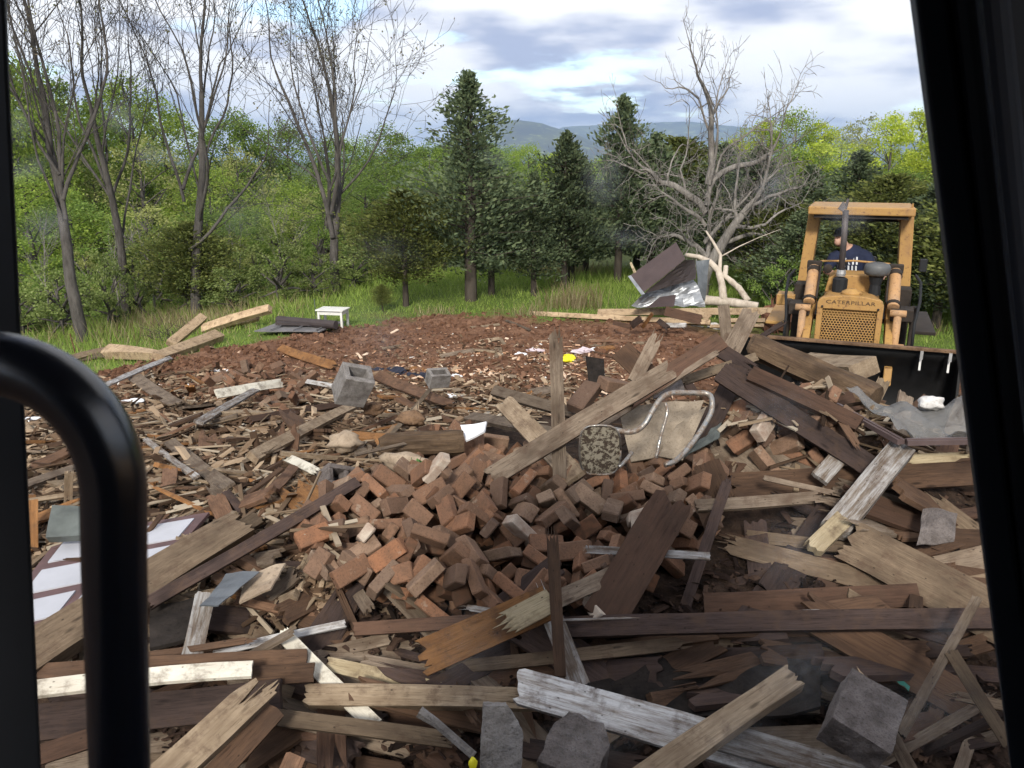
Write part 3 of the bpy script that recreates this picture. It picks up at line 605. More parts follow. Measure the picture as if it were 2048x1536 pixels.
def drop_brick(x, y, rg, meshes, name, label, group, tilt=.3, cap=.22, s=1.0, stand=.12):
    a = rg.uniform(0, 6.28); L, W, T = .205 * s, .098 * s, .062 * s; up = rg.random()
    if up < stand: L, T = T, L
    elif up < stand + .3: W, T = T, W
    ca_, sa = math.cos(a), math.sin(a); cells = []; n = int(.12 * s / cell) + 2; ci, cj = round(x / cell), round(y / cell)
    for i in range(ci - n, ci + n + 1):
        for j in range(cj - n, cj + n + 1):
            u, v = (i * cell - x) * ca_ + (j * cell - y) * sa, -(i * cell - x) * sa + (j * cell - y) * ca_
            if abs(u) < L / 2 + .01 and abs(v) < W / 2 + .01: cells.append((i, j, u, v))
    if not cells: return None
    hs = [hget(i, j) for i, j, _, _ in cells]; m = sum(hs) / len(hs)
    if m - H(x, y) > cap: return None
    su = sum(h * u for h, (_, _, u, _) in zip(hs, cells)) / max(1e-6, sum(u * u for _, _, u, _ in cells)); sv = sum(h * v for h, (_, _, _, v) in zip(hs, cells)) / max(1e-6, sum(v * v for _, _, _, v in cells))
    su, sv = max(-.9, min(.9, su)), max(-.9, min(.9, sv))
    nn = (Vector((ca_, sa, 0)) * -su + Vector((-sa, ca_, 0)) * -sv + Vector((0, 0, 1)) + Vector((rg.gauss(0, tilt), rg.gauss(0, tilt), 0)) * (.4 if up < stand else 1)).normalized()
    ax = Vector((ca_, sa, 0)); ax = (ax - nn * ax.dot(nn)).normalized(); wd = nn.cross(ax)
    z = .55 * m + .45 * max(hs) + T * .5 * .92
    for i, j, _, _ in cells: hg[i, j] = max(hget(i, j), z + T * .38)
    R3 = Matrix((ax, wd, nn)).transposed()
    if up < stand: R3 = R3 @ Matrix.Rotation(R(90), 3, 'Y')
    elif up < stand + .3: R3 = R3 @ Matrix.Rotation(R(90), 3, 'X')
    o = bpy.data.objects.new(name, rg.choice(meshes)); col.objects.link(o); mt = (R3 @ Matrix.Scale(s, 3)).to_4x4(); mt.translation = (x, y, z); o.matrix_world = mt
    return tag(o, label.format(LYING[2 if up < stand else 1 if up < stand + .3 else 0]) if label else None, 'brick', group)

LYING = {0: 'lying flat', 1: 'lying on its edge', 2: 'standing on end'}
def zone_of(px, py):
    if py < 985: return 'at the heap top under the slanting plank' if px > 930 else 'at the upper left by the log chunk'
    if px < 800: return 'on the left flank of the big heap'
    if px > 1210: return 'on the right flank by the wide reddish board'
    return 'in the middle of the big heap' if py < 1110 else 'at the foot of the big heap'
rb = random.Random(21); under = MB()
for i in range(330):                 # lower layer: bricks mostly hidden under the others, kept as one mass
    px, py = rpoly(POLY_BRICK if i % 6 else POLY_BRICK_L, rb); p = P(px, py, .02)
    o = drop_brick(p.x, p.y, rb, BR, 'brick', None, None, cap=.10, s=.98)
    if o:
        vs0 = [o.matrix_world @ v.co for v in o.data.vertices]; under.add(vs0, [tuple(q.vertices) for q in o.data.polygons]); bpy.data.objects.remove(o)
nb = tries = 0
while nb < 216 and tries < 6000:
    tries += 1; px, py = rpoly(POLY_BRICK, rb); p = P(px, py, .08)
    if drop_brick(p.x, p.y, rb, BR, 'brick', 'red brick {} ' + zone_of(px, py), 'bricks of the centre heap', s=.98, cap=.19): nb += 1
for i in range(7):
    px, py = rpoly(POLY_BRICK, rb); p = P(px, py, .16); drop_brick(p.x, p.y, rb, BRM, 'brick', 'pale mortared brick {} ' + zone_of(px, py), 'mortared bricks of the centre heap', cap=.5, s=.98)
for i in range(64):
    px, py = rpoly(POLY_BRICK_R, rb); p = P(px, py, .05); drop_brick(p.x, p.y, rb, BR + BRM[:1], 'brick', 'large brick {} in the heap right of the chair', 'bricks right of the chair', s=1.1, stand=.45, cap=.24)
for i in range(46):
    px, py = rpoly(POLY_BRICK_L, rb); p = P(px, py, .03); drop_brick(p.x, p.y, rb, BR, 'brick', 'dusty brick {} in the small heap on the left slope', 'bricks on the left slope', cap=.2)
rs = MB(); rg = random.Random(33)                 # broken brick rubble too small to pick apart
for i in range(420):
    px, py = rpoly(rg.choice([POLY_BRICK, POLY_BRICK, POLY_SLOPE, POLY_BRICK_R]), rg); p = P(px, py); rs.box((p.x, p.y, p.z + .015), (rg.uniform(.03, .10), rg.uniform(.03, .07), rg.uniform(.025, .06)), Matrix.Rotation(rg.uniform(0, 6), 3, 'Z') @ Matrix.Rotation(rg.gauss(0, .5), 3, 'X'), taper=rg.uniform(.6, 1))
rs.v_off = len(rs.v); rs.add(under.v, under.f)
t = NT('brick_rubble'); c = t.ramp(t.island(), (0., (.085, .046, .030)), (.4, (.140, .072, .044)), (.7, (.175, .085, .048)), (1., (.22, .165, .12))); t.bsdf(t.mix(t.ramp(t.noise(t.coord('Position', rnd=False), 30, 4), (.4, .0), (.6, .6)), c, (.07, .045, .03)), .95, 0, None, .1)
tag(rs.build('brick_rubble', 'brick_rubble'), 'buried and broken bricks filling the heaps between the loose bricks', 'brick rubble', kind='stuff')
for px, py, y, rx, ry, rz, lb in [(1236, 772, 5.75, .1, .25, .5, 'whole orange red brick lying against the slanting plank'), (1170, 792, 5.65, .2, -.5, .9, 'red brick below the black plate')]:
    o = bpy.data.objects.new('brick', BR[1]); col.objects.link(o); o.location = Q(px, py, y); o.rotation_euler = (rx, ry, rz); o.scale = (1.5, 1.4, 1.5); tag(o, lb, 'brick')
def SURF(x, y):
    i, j = round(x / cell), round(y / cell); return hg.get((i, j), H(x, y))
def allowed(p, lift):
    """how far along its ray (as a share) a point may sit and still be above the heap"""
    o = Vector((0, 0, CAMZ)); d = Vector(p) - o; t = .3
    while t < 1.0:
        q = o + d * t
        if q.z < SURF(q.x, q.y) + lift: return max(.3, t - .006)
        t += .008
    return 1.0
# ------------------------------------------------------------------ boards and timbers
def board_mesh(L, W, T, ends, seed, mats, warp=1.0):
    """a plank along X with slightly uneven edges; ends: two letters, c = sawn, s = splintered, r = ragged"""
    rg = random.Random(seed); m = 9 if 's' in ends or 'r' in ends else 3; n = max(4, min(14, int(L / .16)))
    def endoff(k, kind):
        if kind == 'c': return rg.uniform(-.004, .004)
        a = .95 * W if kind == 's' else .28 * W
        return a * (abs(noise.noise((k * .8, seed * 1.37, .5))) * 1.9 + rg.uniform(0, .10) + .45 * abs(noise.noise((k * .3, seed * .77, 3.5)))) - .25 * a
    e0 = [endoff(k, ends[0]) for k in range(m + 1)]; e1 = [endoff(k + 40, ends[1]) for k in range(m + 1)]
    kw = [0.0] + sorted(rg.random() for _ in range(m - 1)) + [1.0]; kw = [.55 * a_ + .45 * b_ / m for b_, a_ in enumerate(kw)]; bow, tw = rg.gauss(0, .011) * warp * L, rg.gauss(0, .05) * warp * L; v = []
    for side in (1, -1):
        for i in range(n + 1):
            f = i / n
            for k in range(m + 1):
                wv = kw[k] - .5; x = -L / 2 + L * f + (e0[k] * (1 - f) ** 6 - e1[k] * f ** 6)
                wob = .020 * W ** .5 * noise.noise((f * L * 2.3, seed, 2 if k else 5)) if k in (0, m) else 0
                th = T / 2 * (1 - (.75 * (1 - f) ** 7 if ends[0] == 's' else 0) - (.75 * f ** 7 if ends[1] == 's' else 0))
                edge = .93 if k in (0, m) else 1
                y = wv * W * 1.0 + wob; z = side * th * edge + bow * 4 * f * (1 - f) + tw * wv * W * (f - .5) * 2 + .004 * noise.noise((x * 4, y * 14, seed + side))
                v.append((x, y, z))
    q = (n + 1) * (m + 1); fs = []
    for i in range(n):
        for k in range(m):
            a = i * (m + 1) + k; fs.append((a, a + m + 1, a + m + 2, a + 1)); fs.append((q + a, q + a + 1, q + a + m + 2, q + a + m + 1))
        for k in (0, m):
            a = i * (m + 1) + k; f_ = (a, q + a, q + a + m + 1, a + m + 1); fs.append(f_ if k == m else f_[::-1])
    for k in range(m):
        a = k; fs.append((a, a + 1, q + a + 1, q + a)); a = n * (m + 1) + k; fs.append((a + 1, a, q + a, q + a + 1))
    b = MB(); b.add(v, fs)
    if 's' in ends:      # loose splinters at the break
        for e, sgn in ((0, -1), (1, 1)):
            if ends[e] != 's': continue
            for _ in range(3):
                y = rg.uniform(-.4, .4) * W; l_ = rg.uniform(.2, .6) * W + .03; x = sgn * (L / 2 - .5 * W * .9)
                b.tube([(x, y, rg.uniform(-.2, .2) * T), (x + sgn * l_, y + rg.gauss(0, .06) * l_, rg.gauss(0, .12) * l_)], [min(.012, .25 * T), .001], 3)
    return b.mesh('board', mats)
seedc = [100]
def lay(name, label, mat, a, b, wpx, T=.028, f=.55, ends='cc', cat='board', group=None, wmax=.42, off=0.0):
    A, B = E(a), E(b); k = min(allowed(A.lerp(B, s_), T * .5 + .012) for s_ in (.1, .2, .3, .4, .5, .6, .7, .8, .9)); O_ = Vector((0, 0, CAMZ)); A, B = O_ + (A - O_) * k, O_ + (B - O_) * k; ax = (B - A); L = ax.length; ax.normalize(); mid = (A + B) / 2
    tocam = (Vector((0, 0, CAMZ)) - mid).normalized(); nrm = (Vector((0, 0, 1)) * (1 - f) + tocam * f); nrm = nrm - ax * nrm.dot(ax); nrm.normalize(); wd = nrm.cross(ax)
    p0, _ = proj(A); p1, _ = proj(B); dr = (p1 - p0).normalized(); m0, _ = proj(mid - wd * .05); m1, _ = proj(mid + wd * .05); dd = m1 - m0
    perp = abs(dd.x * -dr.y + dd.y * dr.x) / .1; W = max(.012, min(wmax, .88 * wpx / max(perp, 40)))
    seedc[0] += 1; me = board_mesh(L, W, T, ends, seedc[0], mat)
    o = bpy.data.objects.new(name, me); col.objects.link(o)
    mt = Matrix((ax, wd, nrm)).transposed().to_4x4(); mt.translation = mid - nrm * (T * .5) + tocam * off; o.matrix_world = mt
    return tag(o, label, cat, group)
Y = 'y'
# ---- right side heap
lay('plank', 'long weathered plank slanting up from the brick heap, grey lower half', 'wood_grey', (988, 950, .10), (1335, 742, Y, 5.35), 42, .045, .8, 'rr', off=.28)
lay('plank', 'dark brown plank continuing the long slanting plank up to the right', 'wood_maroon', (1255, 800, Y, 5.3), (1442, 680, Y, 5.9), 40, .035, .85, 'rc', off=.2)
lay('plank', 'narrow pale strip along the lower edge of the long slanting plank', 'wood_grey', (1195, 855, Y, 5.2), (1430, 706, Y, 5.8), 12, .02, .6, 'ss', off=.24)
lay('post', 'pale weathered upright board with a pointed tip standing in the heap', 'wood_grey', (1120, 968, Y, 5.15), (1111, 664, Y, 5.35), 31, .04, .95, 'cs')
lay('plank', 'pale board lying down to the right under the slanting plank', 'wood_tan', (1005, 800, Y, 5.9), (1152, 952, Y, 4.75), 46, .03, .8, 'rc')
lay('plank', 'grey board end running behind the upright pale board', 'wood_grey', (985, 778, Y, 6.2), (1192, 836, Y, 5.5), 24, .05, .7, 'cc')
lay('plank', 'dark grey board lying level left of the upright board', 'wood_grey', (936, 830, .1), (1108, 864, Y, 5.3), 20, .04, .6, 'rr')
lay('plank', 'short dark square board leaning left of a picket near the dirt', 'wood_brown', (1240, 698, Y, 6.9), (1296, 752, Y, 6.7), 52, .03, .8, 'cc')
lay('picket', 'weathered picket with ragged top leaning above the slanting plank', 'wood_grey', (1316, 668, Y, 6.6), (1268, 762, Y, 6.3), 30, .03, .9, 'sc')
lay('plank', 'upright grey board end standing left of the loader', 'wood_grey', (1447, 610, Y, 6.9), (1456, 700, Y, 6.7), 27, .03, .9, 'cc')
lay('plank', 'broad leaning weathered board left of the loader bucket', 'wood_grey', (1505, 618, Y, 6.7), (1462, 702, Y, 6.4), 42, .035, .9, 'rc')
lay('plank', 'thin dark board pointing up at the edge of the loader bucket', 'wood_dark', (1572, 641, Y, 7.2), (1505, 684, Y, 7.0), 11, .02, .6, 'sr')
lay('plank', 'pale board pointing up to the right above the chair frame', 'wood_tan', (1362, 762, Y, 5.8), (1514, 712, Y, 6.1), 20, .045, .8, 'sc')
lay('plank', 'short dark board pointing down to the rotten log', 'wood_dark', (1412, 682, Y, 6.2), (1512, 744, Y, 5.9), 34, .03, .7, 'rs')
lay('plank', 'dark board leaning behind the right leg of the chair frame', 'wood_dark', (1478, 732, Y, 5.7), (1402, 884, Y, 5.2), 46, .035, .8, 'cc')
lay('timber', 'sawn timber with a pale square end in front of the loader bucket', 'wood_tan', (1590, 712, Y, 6.9), (1724, 722, Y, 6.0), 52, .14, .35, 'rc', wmax=.25)
lay('picket', 'short split tan picket sticking up right of the rotten log', 'wood_tan', (1770, 757, Y, 5.75), (1745, 808, Y, 5.65), 30, .02, .9, 'rc')
lay('plank', 'long dark brown board running down right in front of the loader', 'wood_dark', (1440, 742, Y, 5.6), (1772, 952, Y, 4.85), 48, .04, .75, 'cs')
lay('plank', 'reddish board with a pale top edge above the long dark board', 'wood_maroon', (1500, 744, Y, 5.8), (1720, 846, Y, 5.35), 34, .05, .6, 'cc')
lay('stick', 'short brown stick leaning on the bricks below the screen frame', 'wood_brown', (1656, 800, Y, 5.3), (1716, 892, Y, 5.0), 16, .02, .8, 'rs')
lay('plank', 'grey painted board end stuck between bricks right of the chair', 'wood_worn_white', (1640, 955, Y, 4.7), (1695, 892, Y, 4.9), 42, .03, .8, 'cc')
lay('timber', 'white painted timber with a broken yellow end at lower right', 'wood_worn_white', (1808, 888, Y, 4.55), (1668, 1058, Y, 4.0), 62, .08, .75, 'cr')
lay('timber_end', 'pale yellow splintered break below the white painted timber', 'wood_splinter', (1690, 1034, Y, 4.06), (1626, 1096, Y, 3.9), 46, .05, .75, 'cr')
lay('plank', 'long rough dark plank lying level across the right side of the heap', 'wood_brown', (1455, 972, Y, 4.62), (1985, 938, Y, 4.5), 62, .04, .75, 'rs')
lay('splinter', 'pale yellow splintered stub above the long rough plank', 'wood_splinter', (1815, 918, Y, 4.6), (1938, 912, Y, 4.58), 22, .02, .8, 'ss')
lay('plank', 'grey plank lying under the long rough plank', 'wood_grey', (1390, 1010, Y, 4.4), (1640, 992, Y, 4.35), 26, .03, .6, 'rs')
lay('stick', 'thin grey stick crossing below the long rough plank', 'wood_grey', (1528, 955, Y, 4.4), (1670, 986, Y, 4.28), 12, .012, .7, 'cs')
lay('plank', 'split tan board pointing down to the right edge', 'wood_umber_shade', (1850, 985, Y, 4.45), (1965, 1075, Y, 4.15), 36, .03, .8, 'sr')
lay('plank', 'wide plain tan board slanting down to the right pillar', 'wood_umber_shade', (1690, 1075, Y, 3.95), (2060, 1270, Y, 3.35), 104, .03, .8, 'rc')
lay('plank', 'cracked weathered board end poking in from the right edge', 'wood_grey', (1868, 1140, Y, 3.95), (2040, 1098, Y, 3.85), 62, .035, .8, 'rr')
lay('plank', 'short cracked board below the weathered board end at right edge', 'wood_umber_shade', (1925, 1170, Y, 3.8), (2040, 1150, Y, 3.75), 36, .03, .8, 'rc')
lay('plank', 'long splintered board pointing left below the white painted timber', 'wood_umber_shade', (1438, 1082, Y, 4.1), (1812, 1182, Y, 3.75), 46, .03, .75, 'sr')
lay('plank', 'thin split board behind the long splintered board', 'wood_umber_shade', (1490, 1070, Y, 4.2), (1700, 1096, Y, 4.0), 26, .02, .7, 'rc')
lay('plank', 'wide reddish brown board leaning to the left of the dark stick', 'wood_maroon', (1352, 992, Y, 4.3), (1205, 1238, Y, 3.7), 98, .025, .85, 'rc')
lay('stick', 'thin dark stick standing right of the wide reddish board', 'wood_dark', (1458, 955, Y, 4.3), (1366, 1225, Y, 3.75), 26, .02, .85, 'sc')
lay('plank', 'brown board end standing up among bricks left of centre right', 'wood_brown', (1412, 925, Y, 4.6), (1450, 1010, Y, 4.4), 62, .03, .9, 'cr')
lay('plank', 'reddish dark board lying above the longest dark beam', 'wood_maroon', (1408, 1208, Y, 3.66), (1905, 1186, Y, 3.62), 52, .03, .85, 'cc')
lay('timber', 'longest dark beam with a thin white top edge lying level', 'wood_dark', (1118, 1254, Y, 3.6), (2030, 1236, Y, 3.5), 46, .06, .8, 'cc', wmax=.3)
lay('batten', 'thin white edged strip along the top of the longest dark beam', 'wood_worn_white', (1120, 1240, Y, 3.56), (1640, 1220, Y, 3.53), 4, .006, .3, 'cc')
lay('stick', 'dark pole with a pale upper edge leaning at lower right', 'wood_grey', (1956, 1192, Y, 3.2), (1802, 1468, Y, 2.75), 25, .03, .8, 'rc')
lay('stick', 'narrow split board with a fresh orange tip before the concrete block', 'wood_grey', (1718, 1350, Y, 2.95), (1832, 1560, Y, 2.55), 32, .02, .85, 'sc')
lay('splinter', 'orange tip of the narrow split board before the concrete block', 'wood_fresh', (1714, 1342, Y, 2.96), (1762, 1428, Y, 2.78), 20, .024, .85, 'sr')
lay('plank', 'narrow board leaning at the lower right corner', 'wood_umber_shade', (1900, 1300, Y, 3.0), (2020, 1490, Y, 2.7), 30, .02, .8, 'rc')
lay('stick', 'thin tan lath poking in low at the right edge', 'wood_umber_shade', (1905, 1388, Y, 2.95), (2050, 1420, Y, 2.85), 22, .02, .7, 'sc')
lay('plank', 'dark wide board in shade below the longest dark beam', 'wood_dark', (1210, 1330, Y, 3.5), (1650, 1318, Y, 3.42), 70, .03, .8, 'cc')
lay('plank', 'tan board lying level under the white painted plank', 'wood_umber_shade', (1345, 1400, Y, 3.2), (1640, 1412, Y, 3.15), 34, .04, .8, 'rr')
# ---- centre foreground
lay('splinter', 'tall thin brown splinter standing upright before the bricks', 'wood_brown', (1104, 1060, Y, 3.55), (1120, 1352, Y, 3.1), 27, .02, .9, 'sc')
lay('splinter', 'white worn pointed splinter leaning behind the tall brown splinter', 'wood_worn_white', (1082, 1176, Y, 3.5), (1160, 1372, Y, 3.15), 46, .02, .9, 'sc')
lay('plank', 'orange brown plank with a broken pale end pointing up right', 'wood_orange', (838, 1318, Y, 3.40), (1096, 1204, Y, 3.62), 80, .03, .85, 'rr', off=.10)
lay('plank', 'pale broken end of the orange brown plank', 'wood_splinter', (1005, 1250, Y, 3.5), (1112, 1194, Y, 3.6), 54, .032, .85, 'sr', off=.13)
lay('plank', 'grey plank running up right from the orange plank to the reddish board', 'wood_grey', (1085, 1212, Y, 3.66), (1246, 1140, Y, 3.9), 42, .03, .85, 'rc')
lay('plank', 'reddish narrow board lying level below the brick heap', 'wood_maroon', (705, 1258, Y, 3.55), (1010, 1238, Y, 3.55), 30, .03, .8, 'rc')
lay('plank', 'white flecked lath lying between the bricks and reddish board', 'wood_worn_white', (930, 1214, Y, 3.7), (1010, 1226, Y, 3.65), 14, .012, .8, 'sc')
lay('plank', 'worn white lath lying right of the heap behind the reddish board', 'wood_worn_white', (1170, 1098, Y, 4.1), (1420, 1112, Y, 4.0), 18, .02, .8, 'rc')
lay('plank', 'long tan plank lying level with a splintered right tip', 'wood_umber_shade', (770, 1346, Y, 3.25), (1372, 1284, Y, 3.35), 30, .03, .75, 'rs')
lay('plank', 'split brown plank with ragged right end under the long tan plank', 'wood_brick_dust', (800, 1376, Y, 3.25), (1326, 1326, Y, 3.35), 38, .04, .8, 'rs')
lay('timber', 'tan brown timber lying level across the bottom centre', 'wood_tan', (606, 1388, Y, 3.0), (1105, 1396, Y, 3.05), 48, .09, .7, 'rs')
lay('plank', 'large white painted plank sloping down right at the bottom', 'wood_white', (1030, 1368, Y, 2.95), (1700, 1560, Y, 2.62), 86, .05, .75, 'rc')
lay('plank', 'lower white painted plank continuing at the bottom right of centre', 'wood_worn_white', (1440, 1470, Y, 2.72), (1900, 1600, Y, 2.5), 66, .04, .75, 'rc')
lay('timber', 'rough square timber pointing up right at the bottom', 'wood_tan', (1592, 1346, Y, 2.85), (1250, 1580, Y, 2.45), 62, .075, .55, 'rc', wmax=.14)
lay('plank', 'pale yellow split board left of the tan brown timber', 'wood_splinter', (650, 1326, Y, 3.2), (880, 1376, Y, 3.15), 32, .02, .8, 'rs')
lay('plank', 'cream board crossing the tan timber down to the right', 'wood_cream', (560, 1262, Y, 3.3), (752, 1454, Y, 2.9), 38, .03, .8, 'rr')
lay('plank', 'brown splintered board below the tan timber', 'wood_umber_shade', (540, 1432, Y, 2.8), (908, 1478, Y, 2.85), 38, .04, .8, 'rs')
lay('plank', 'weathered boards lying level right of the cream lath', 'wood_grey', (596, 1316, Y, 3.4), (780, 1276, Y, 3.45), 28, .02, .7, 'sr')
# ---- left foreground
lay('timber', 'heavy rough timber slanting up behind the grab handle', 'wood_umber_shade', (40, 1312, Y, 3.0), (492, 1036, Y, 4.1), 74, .12, .55, 'cr', wmax=.26)
lay('timber', 'second rough timber alongside the heavy slanting timber', 'wood_umber_shade', (280, 1192, Y, 3.5), (520, 1030, Y, 4.2), 36, .06, .75, 'rr')
lay('stick', 'long narrow dark board slanting up right from the grab handle', 'wood_dark', (296, 1206, Y, 3.4), (716, 962, Y, 4.35), 27, .04, .8, 'rc')
lay('plank', 'white worn short board standing below the bent metal sheet', 'wood_worn_white', (412, 1184, Y, 3.45), (384, 1312, Y, 3.15), 48, .02, .9, 'rc')
lay('plank', 'short tan board leaning between the handle and the white board', 'wood_tan', (352, 1246, Y, 3.4), (296, 1320, Y, 3.2), 40, .02, .8, 'cc')
lay('lath', 'thin white lath lying level left of centre', 'wood_white', (424, 1306, Y, 3.25), (692, 1246, Y, 3.45), 17, .015, .6, 'sr')
lay('plank', 'splintered narrow brown board over the dark level boards', 'wood_brown', (296, 1310, Y, 3.15), (498, 1278, Y, 3.2), 16, .03, .7, 'cs')
lay('plank', 'dark board lying level behind the cream topped board', 'wood_brown', (72, 1342, Y, 3.0), (614, 1312, Y, 3.15), 34, .04, .8, 'cc')
lay('plank', 'cream white topped board lying level behind the grab handle', 'wood_cream', (66, 1376, Y, 2.8), (504, 1336, Y, 2.95), 36, .02, .35, 'cc', wmax=.13)
lay('timber', 'thick dark timber under the cream topped board', 'wood_dark', (60, 1446, Y, 2.78), (560, 1392, Y, 2.92), 82, .06, .9, 'cc', wmax=.3)
lay('plank', 'dark brown board end right of the cream topped board', 'wood_brown', (500, 1352, Y, 3.0), (628, 1344, Y, 3.05), 44, .04, .9, 'cc')
lay('timber', 'yellow tan timber pointing up right at the bottom left', 'wood_tan', (310, 1566, Y, 2.3), (542, 1352, Y, 2.75), 72, .06, .65, 'cs', wmax=.16)
lay('timber', 'brown lower half of the yellow tan timber at bottom left', 'wood_brown', (400, 1580, Y, 2.35), (552, 1416, Y, 2.72), 52, .05, .85, 'cc')
lay('plank', 'reddish board lying low behind the grab handle', 'wood_maroon', (70, 1512, Y, 2.6), (176, 1476, Y, 2.65), 44, .03, .8, 'cc')
lay('plank', 'short brown board end standing at the bottom edge', 'wood_brick_dust', (552, 1600, Y, 2.35), (592, 1510, Y, 2.5), 46, .03, .8, 'cc')
# ---- left slope
lay('plank', 'cream plank with nail holes on the bricks at the left slope', 'wood_cream', (434, 787, .22), (566, 765, .22), 20, .03, .8, 'cr')
lay('lath', 'whitish lath slanting up right on the left slope', 'wood_worn_white', (398, 842, .18), (536, 764, .15), 13, .03, .7, 'cc')
lay('lath', 'long white lath slanting up toward the cut timbers', 'wood_white', (196, 776, .12), (342, 714, .12), 9, .03, .7, 'cc')
lay('plank', 'orange brown plank lying on the red dirt', 'wood_orange', (558, 694, .12), (668, 730, .12), 19, .03, .75, 'rs')
lay('timber', 'long tan board slanting up right toward the cinder block', 'wood_tan', (508, 910, .15), (722, 802, .2), 20, .05, .7, 'cc')
lay('plank', 'grey plank lying down right on the left slope', 'wood_grey', (338, 880, .12), (455, 972, .12), 30, .02, .7, 'rc')
lay('lath', 'narrow pale grey strip left of the grey plank', 'wood_worn_white', (290, 876, .12), (392, 952, .12), 13, .02, .7, 'cc')
lay('plank', 'brown board running right from the cinder block', 'wood_brick_dust', (752, 748, .2), (900, 806, .18), 22, .03, .7, 'rs')
lay('stick', 'thin tan stick slanting up right of the cinder block', 'wood_tan', (866, 770, .25), (752, 900, .12), 9, .012, .7, 'sc')
lay('lath', 'thin pale lath lying level left of the white foam scrap', 'wood_grey', (712, 908, .12), (962, 852, .14), 6, .012, .6, 'cc')
lay('plank', 'grey flat board on the slope below the timbers', 'wood_grey', (268, 752, .12), (352, 806, .12), 26, .02, .6, 'cr')
lay('plank', 'dark reddish board lying level below the cinder block', 'wood_maroon', (500, 838, .12), (690, 806, .12), 14, .04, .7, 'rc')
lay('lath', 'white lath end left of the cinder block', 'wood_white', (612, 762, .18), (668, 772, .18), 10, .02, .8, 'cc')
lay('plank', 'pale broken board lying by the hollow block at left centre', 'wood_cream', (570, 912, .12), (632, 942, .12), 20, .02, .8, 'ss')
lay('plank', 'short pale board upright behind the grab handle', 'wood_tan', (138, 946, .3), (136, 1010, .06), 20, .02, .9, 'rr')
lay('plank', 'grey brown stacked board behind the grab handle', 'wood_grey', (50, 968, .12), (160, 930, .12), 14, .03, .6, 'cc')
lay('plank', 'tan lath behind the grab handle above the grey green box', 'wood_tan', (50, 1002, .12), (166, 984, .12), 10, .02, .6, 'cs')
lay('plank', 'reddish board standing at the left pillar', 'wood_orange', (66, 1000, Y, 4.3), (66, 1100, Y, 4.1), 24, .02, .9, 'cc')
lay('plank', 'short brown board crossing the left slope', 'wood_brick_dust', (548, 975, .15), (590, 930, .12), 22, .02, .8, 'rr')
# ---- cut timbers in the grass at left
lay('timber', 'fresh square timber lying level at the left of the grass pile', 'wood_fresh', (208, 696, .16), (330, 706, .16), 30, .16, .45, 'cr', wmax=.24)
lay('timber', 'fresh timber lying up right along the red dirt', 'wood_fresh', (318, 708, .2), (440, 664, .2), 22, .13, .5, 'cc', wmax=.22)
lay('timber', 'short fresh timber tilted up steeply in the grass pile', 'wood_fresh', (342, 684, .2), (408, 630, .5), 20, .13, .7, 'cc', wmax=.2)
lay('timber', 'longest fresh timber pointing up right toward the table', 'wood_fresh', (402, 656, .15), (538, 614, .45), 16, .13, .6, 'cr', wmax=.2)
lay('timber', 'thin fresh timber lying under the longest fresh timber', 'wood_fresh', (440, 652, .1), (516, 634, .2), 9, .07, .5, 'cc', wmax=.12)
lay('plank', 'weathered board in the grass at the foot of the timbers', 'wood_tan', (140, 716, .1), (215, 698, .12), 12, .04, .5, 'rc')
lay('plank', 'second weathered board in the grass beside the left pillar', 'wood_grey', (120, 722, .06), (250, 702, .06), 10, .03, .4, 'rc')
# ---- beams before the crumpled roofing
lay('timber', 'long orange tan beam lying level before the crumpled roofing', 'wood_fresh', (1195, 624, Y, 16.6), (1548, 622, Y, 15.4), 15, .12, .9, 'cc', wmax=.18)
lay('timber', 'long pale beam lying level under the orange tan beam', 'wood_fresh', (1058, 626, Y, 17.0), (1420, 644, Y, 15.6), 11, .12, .8, 'cc', wmax=.14)
lay('timber', 'third pale beam end right of the upright board before the roofing', 'wood_fresh', (1440, 640, Y, 15.3), (1530, 640, Y, 15.0), 9, .1, .8, 'cc', wmax=.12)
lay('timber', 'fourth pale beam end stacked under the third beam end', 'wood_fresh', (1420, 652, Y, 15.1), (1528, 650, Y, 14.8), 7, .1, .8, 'cc', wmax=.1)
for i, (a, b, wp, mt, lb) in enumerate([((1330, 622), (1404, 640), 22, 'wood_maroon', 'dark brown board before the long beams'), ((1262, 652), (1282, 636), 16, 'wood_dark', 'small dark board square before the long pale beam'), ((1284, 656), (1304, 628), 8, 'wood_orange', 'orange offcut leaning on the long beams'), ((1316, 640), (1336, 656), 12, 'wood_dark', 'small dark offcut left of the brown board'), ((1330, 650), (1372, 650), 10, 'wood_white', 'white lath on the dirt before the beams'), ((1226, 645), (1262, 654), 9, 'wood_maroon', 'thin reddish offcut under the pale beam end'), ((1385, 622), (1420, 636), 14, 'wood_fresh', 'bright fresh offcut right of the brown board')]):
    lay('offcut', lb, mt, (*a, Y, 15.2), (*b, Y, 14.9), wp, .03, .9, 'cr')
# chunks on the far dirt
for (a, b, wp, mt, lb) in [((945, 684), (1000, 676), 7, 'wood_tan', 'small tan board on the far red dirt'), ((880, 712), (950, 700), 9, 'wood_grey', 'grey board lying on the dirt behind the small block'), ((1180, 682), (1270, 682), 6, 'wood_brick_dust', 'thin reddish board on the dirt before the grass'), ((940, 655), (1000, 648), 5, 'wood_tan', 'thin pale board at the far edge of the dirt'), ((1010, 640), (1060, 660), 5, 'wood_grey', 'grey sliver at the grass edge below the dry weeds'), ((820, 735), (870, 742), 8, 'wood_orange', 'orange board end left of the small block')]:
    lay('plank', lb, mt, (*a, .05), (*b, .05), wp, .025, .5, 'rr')

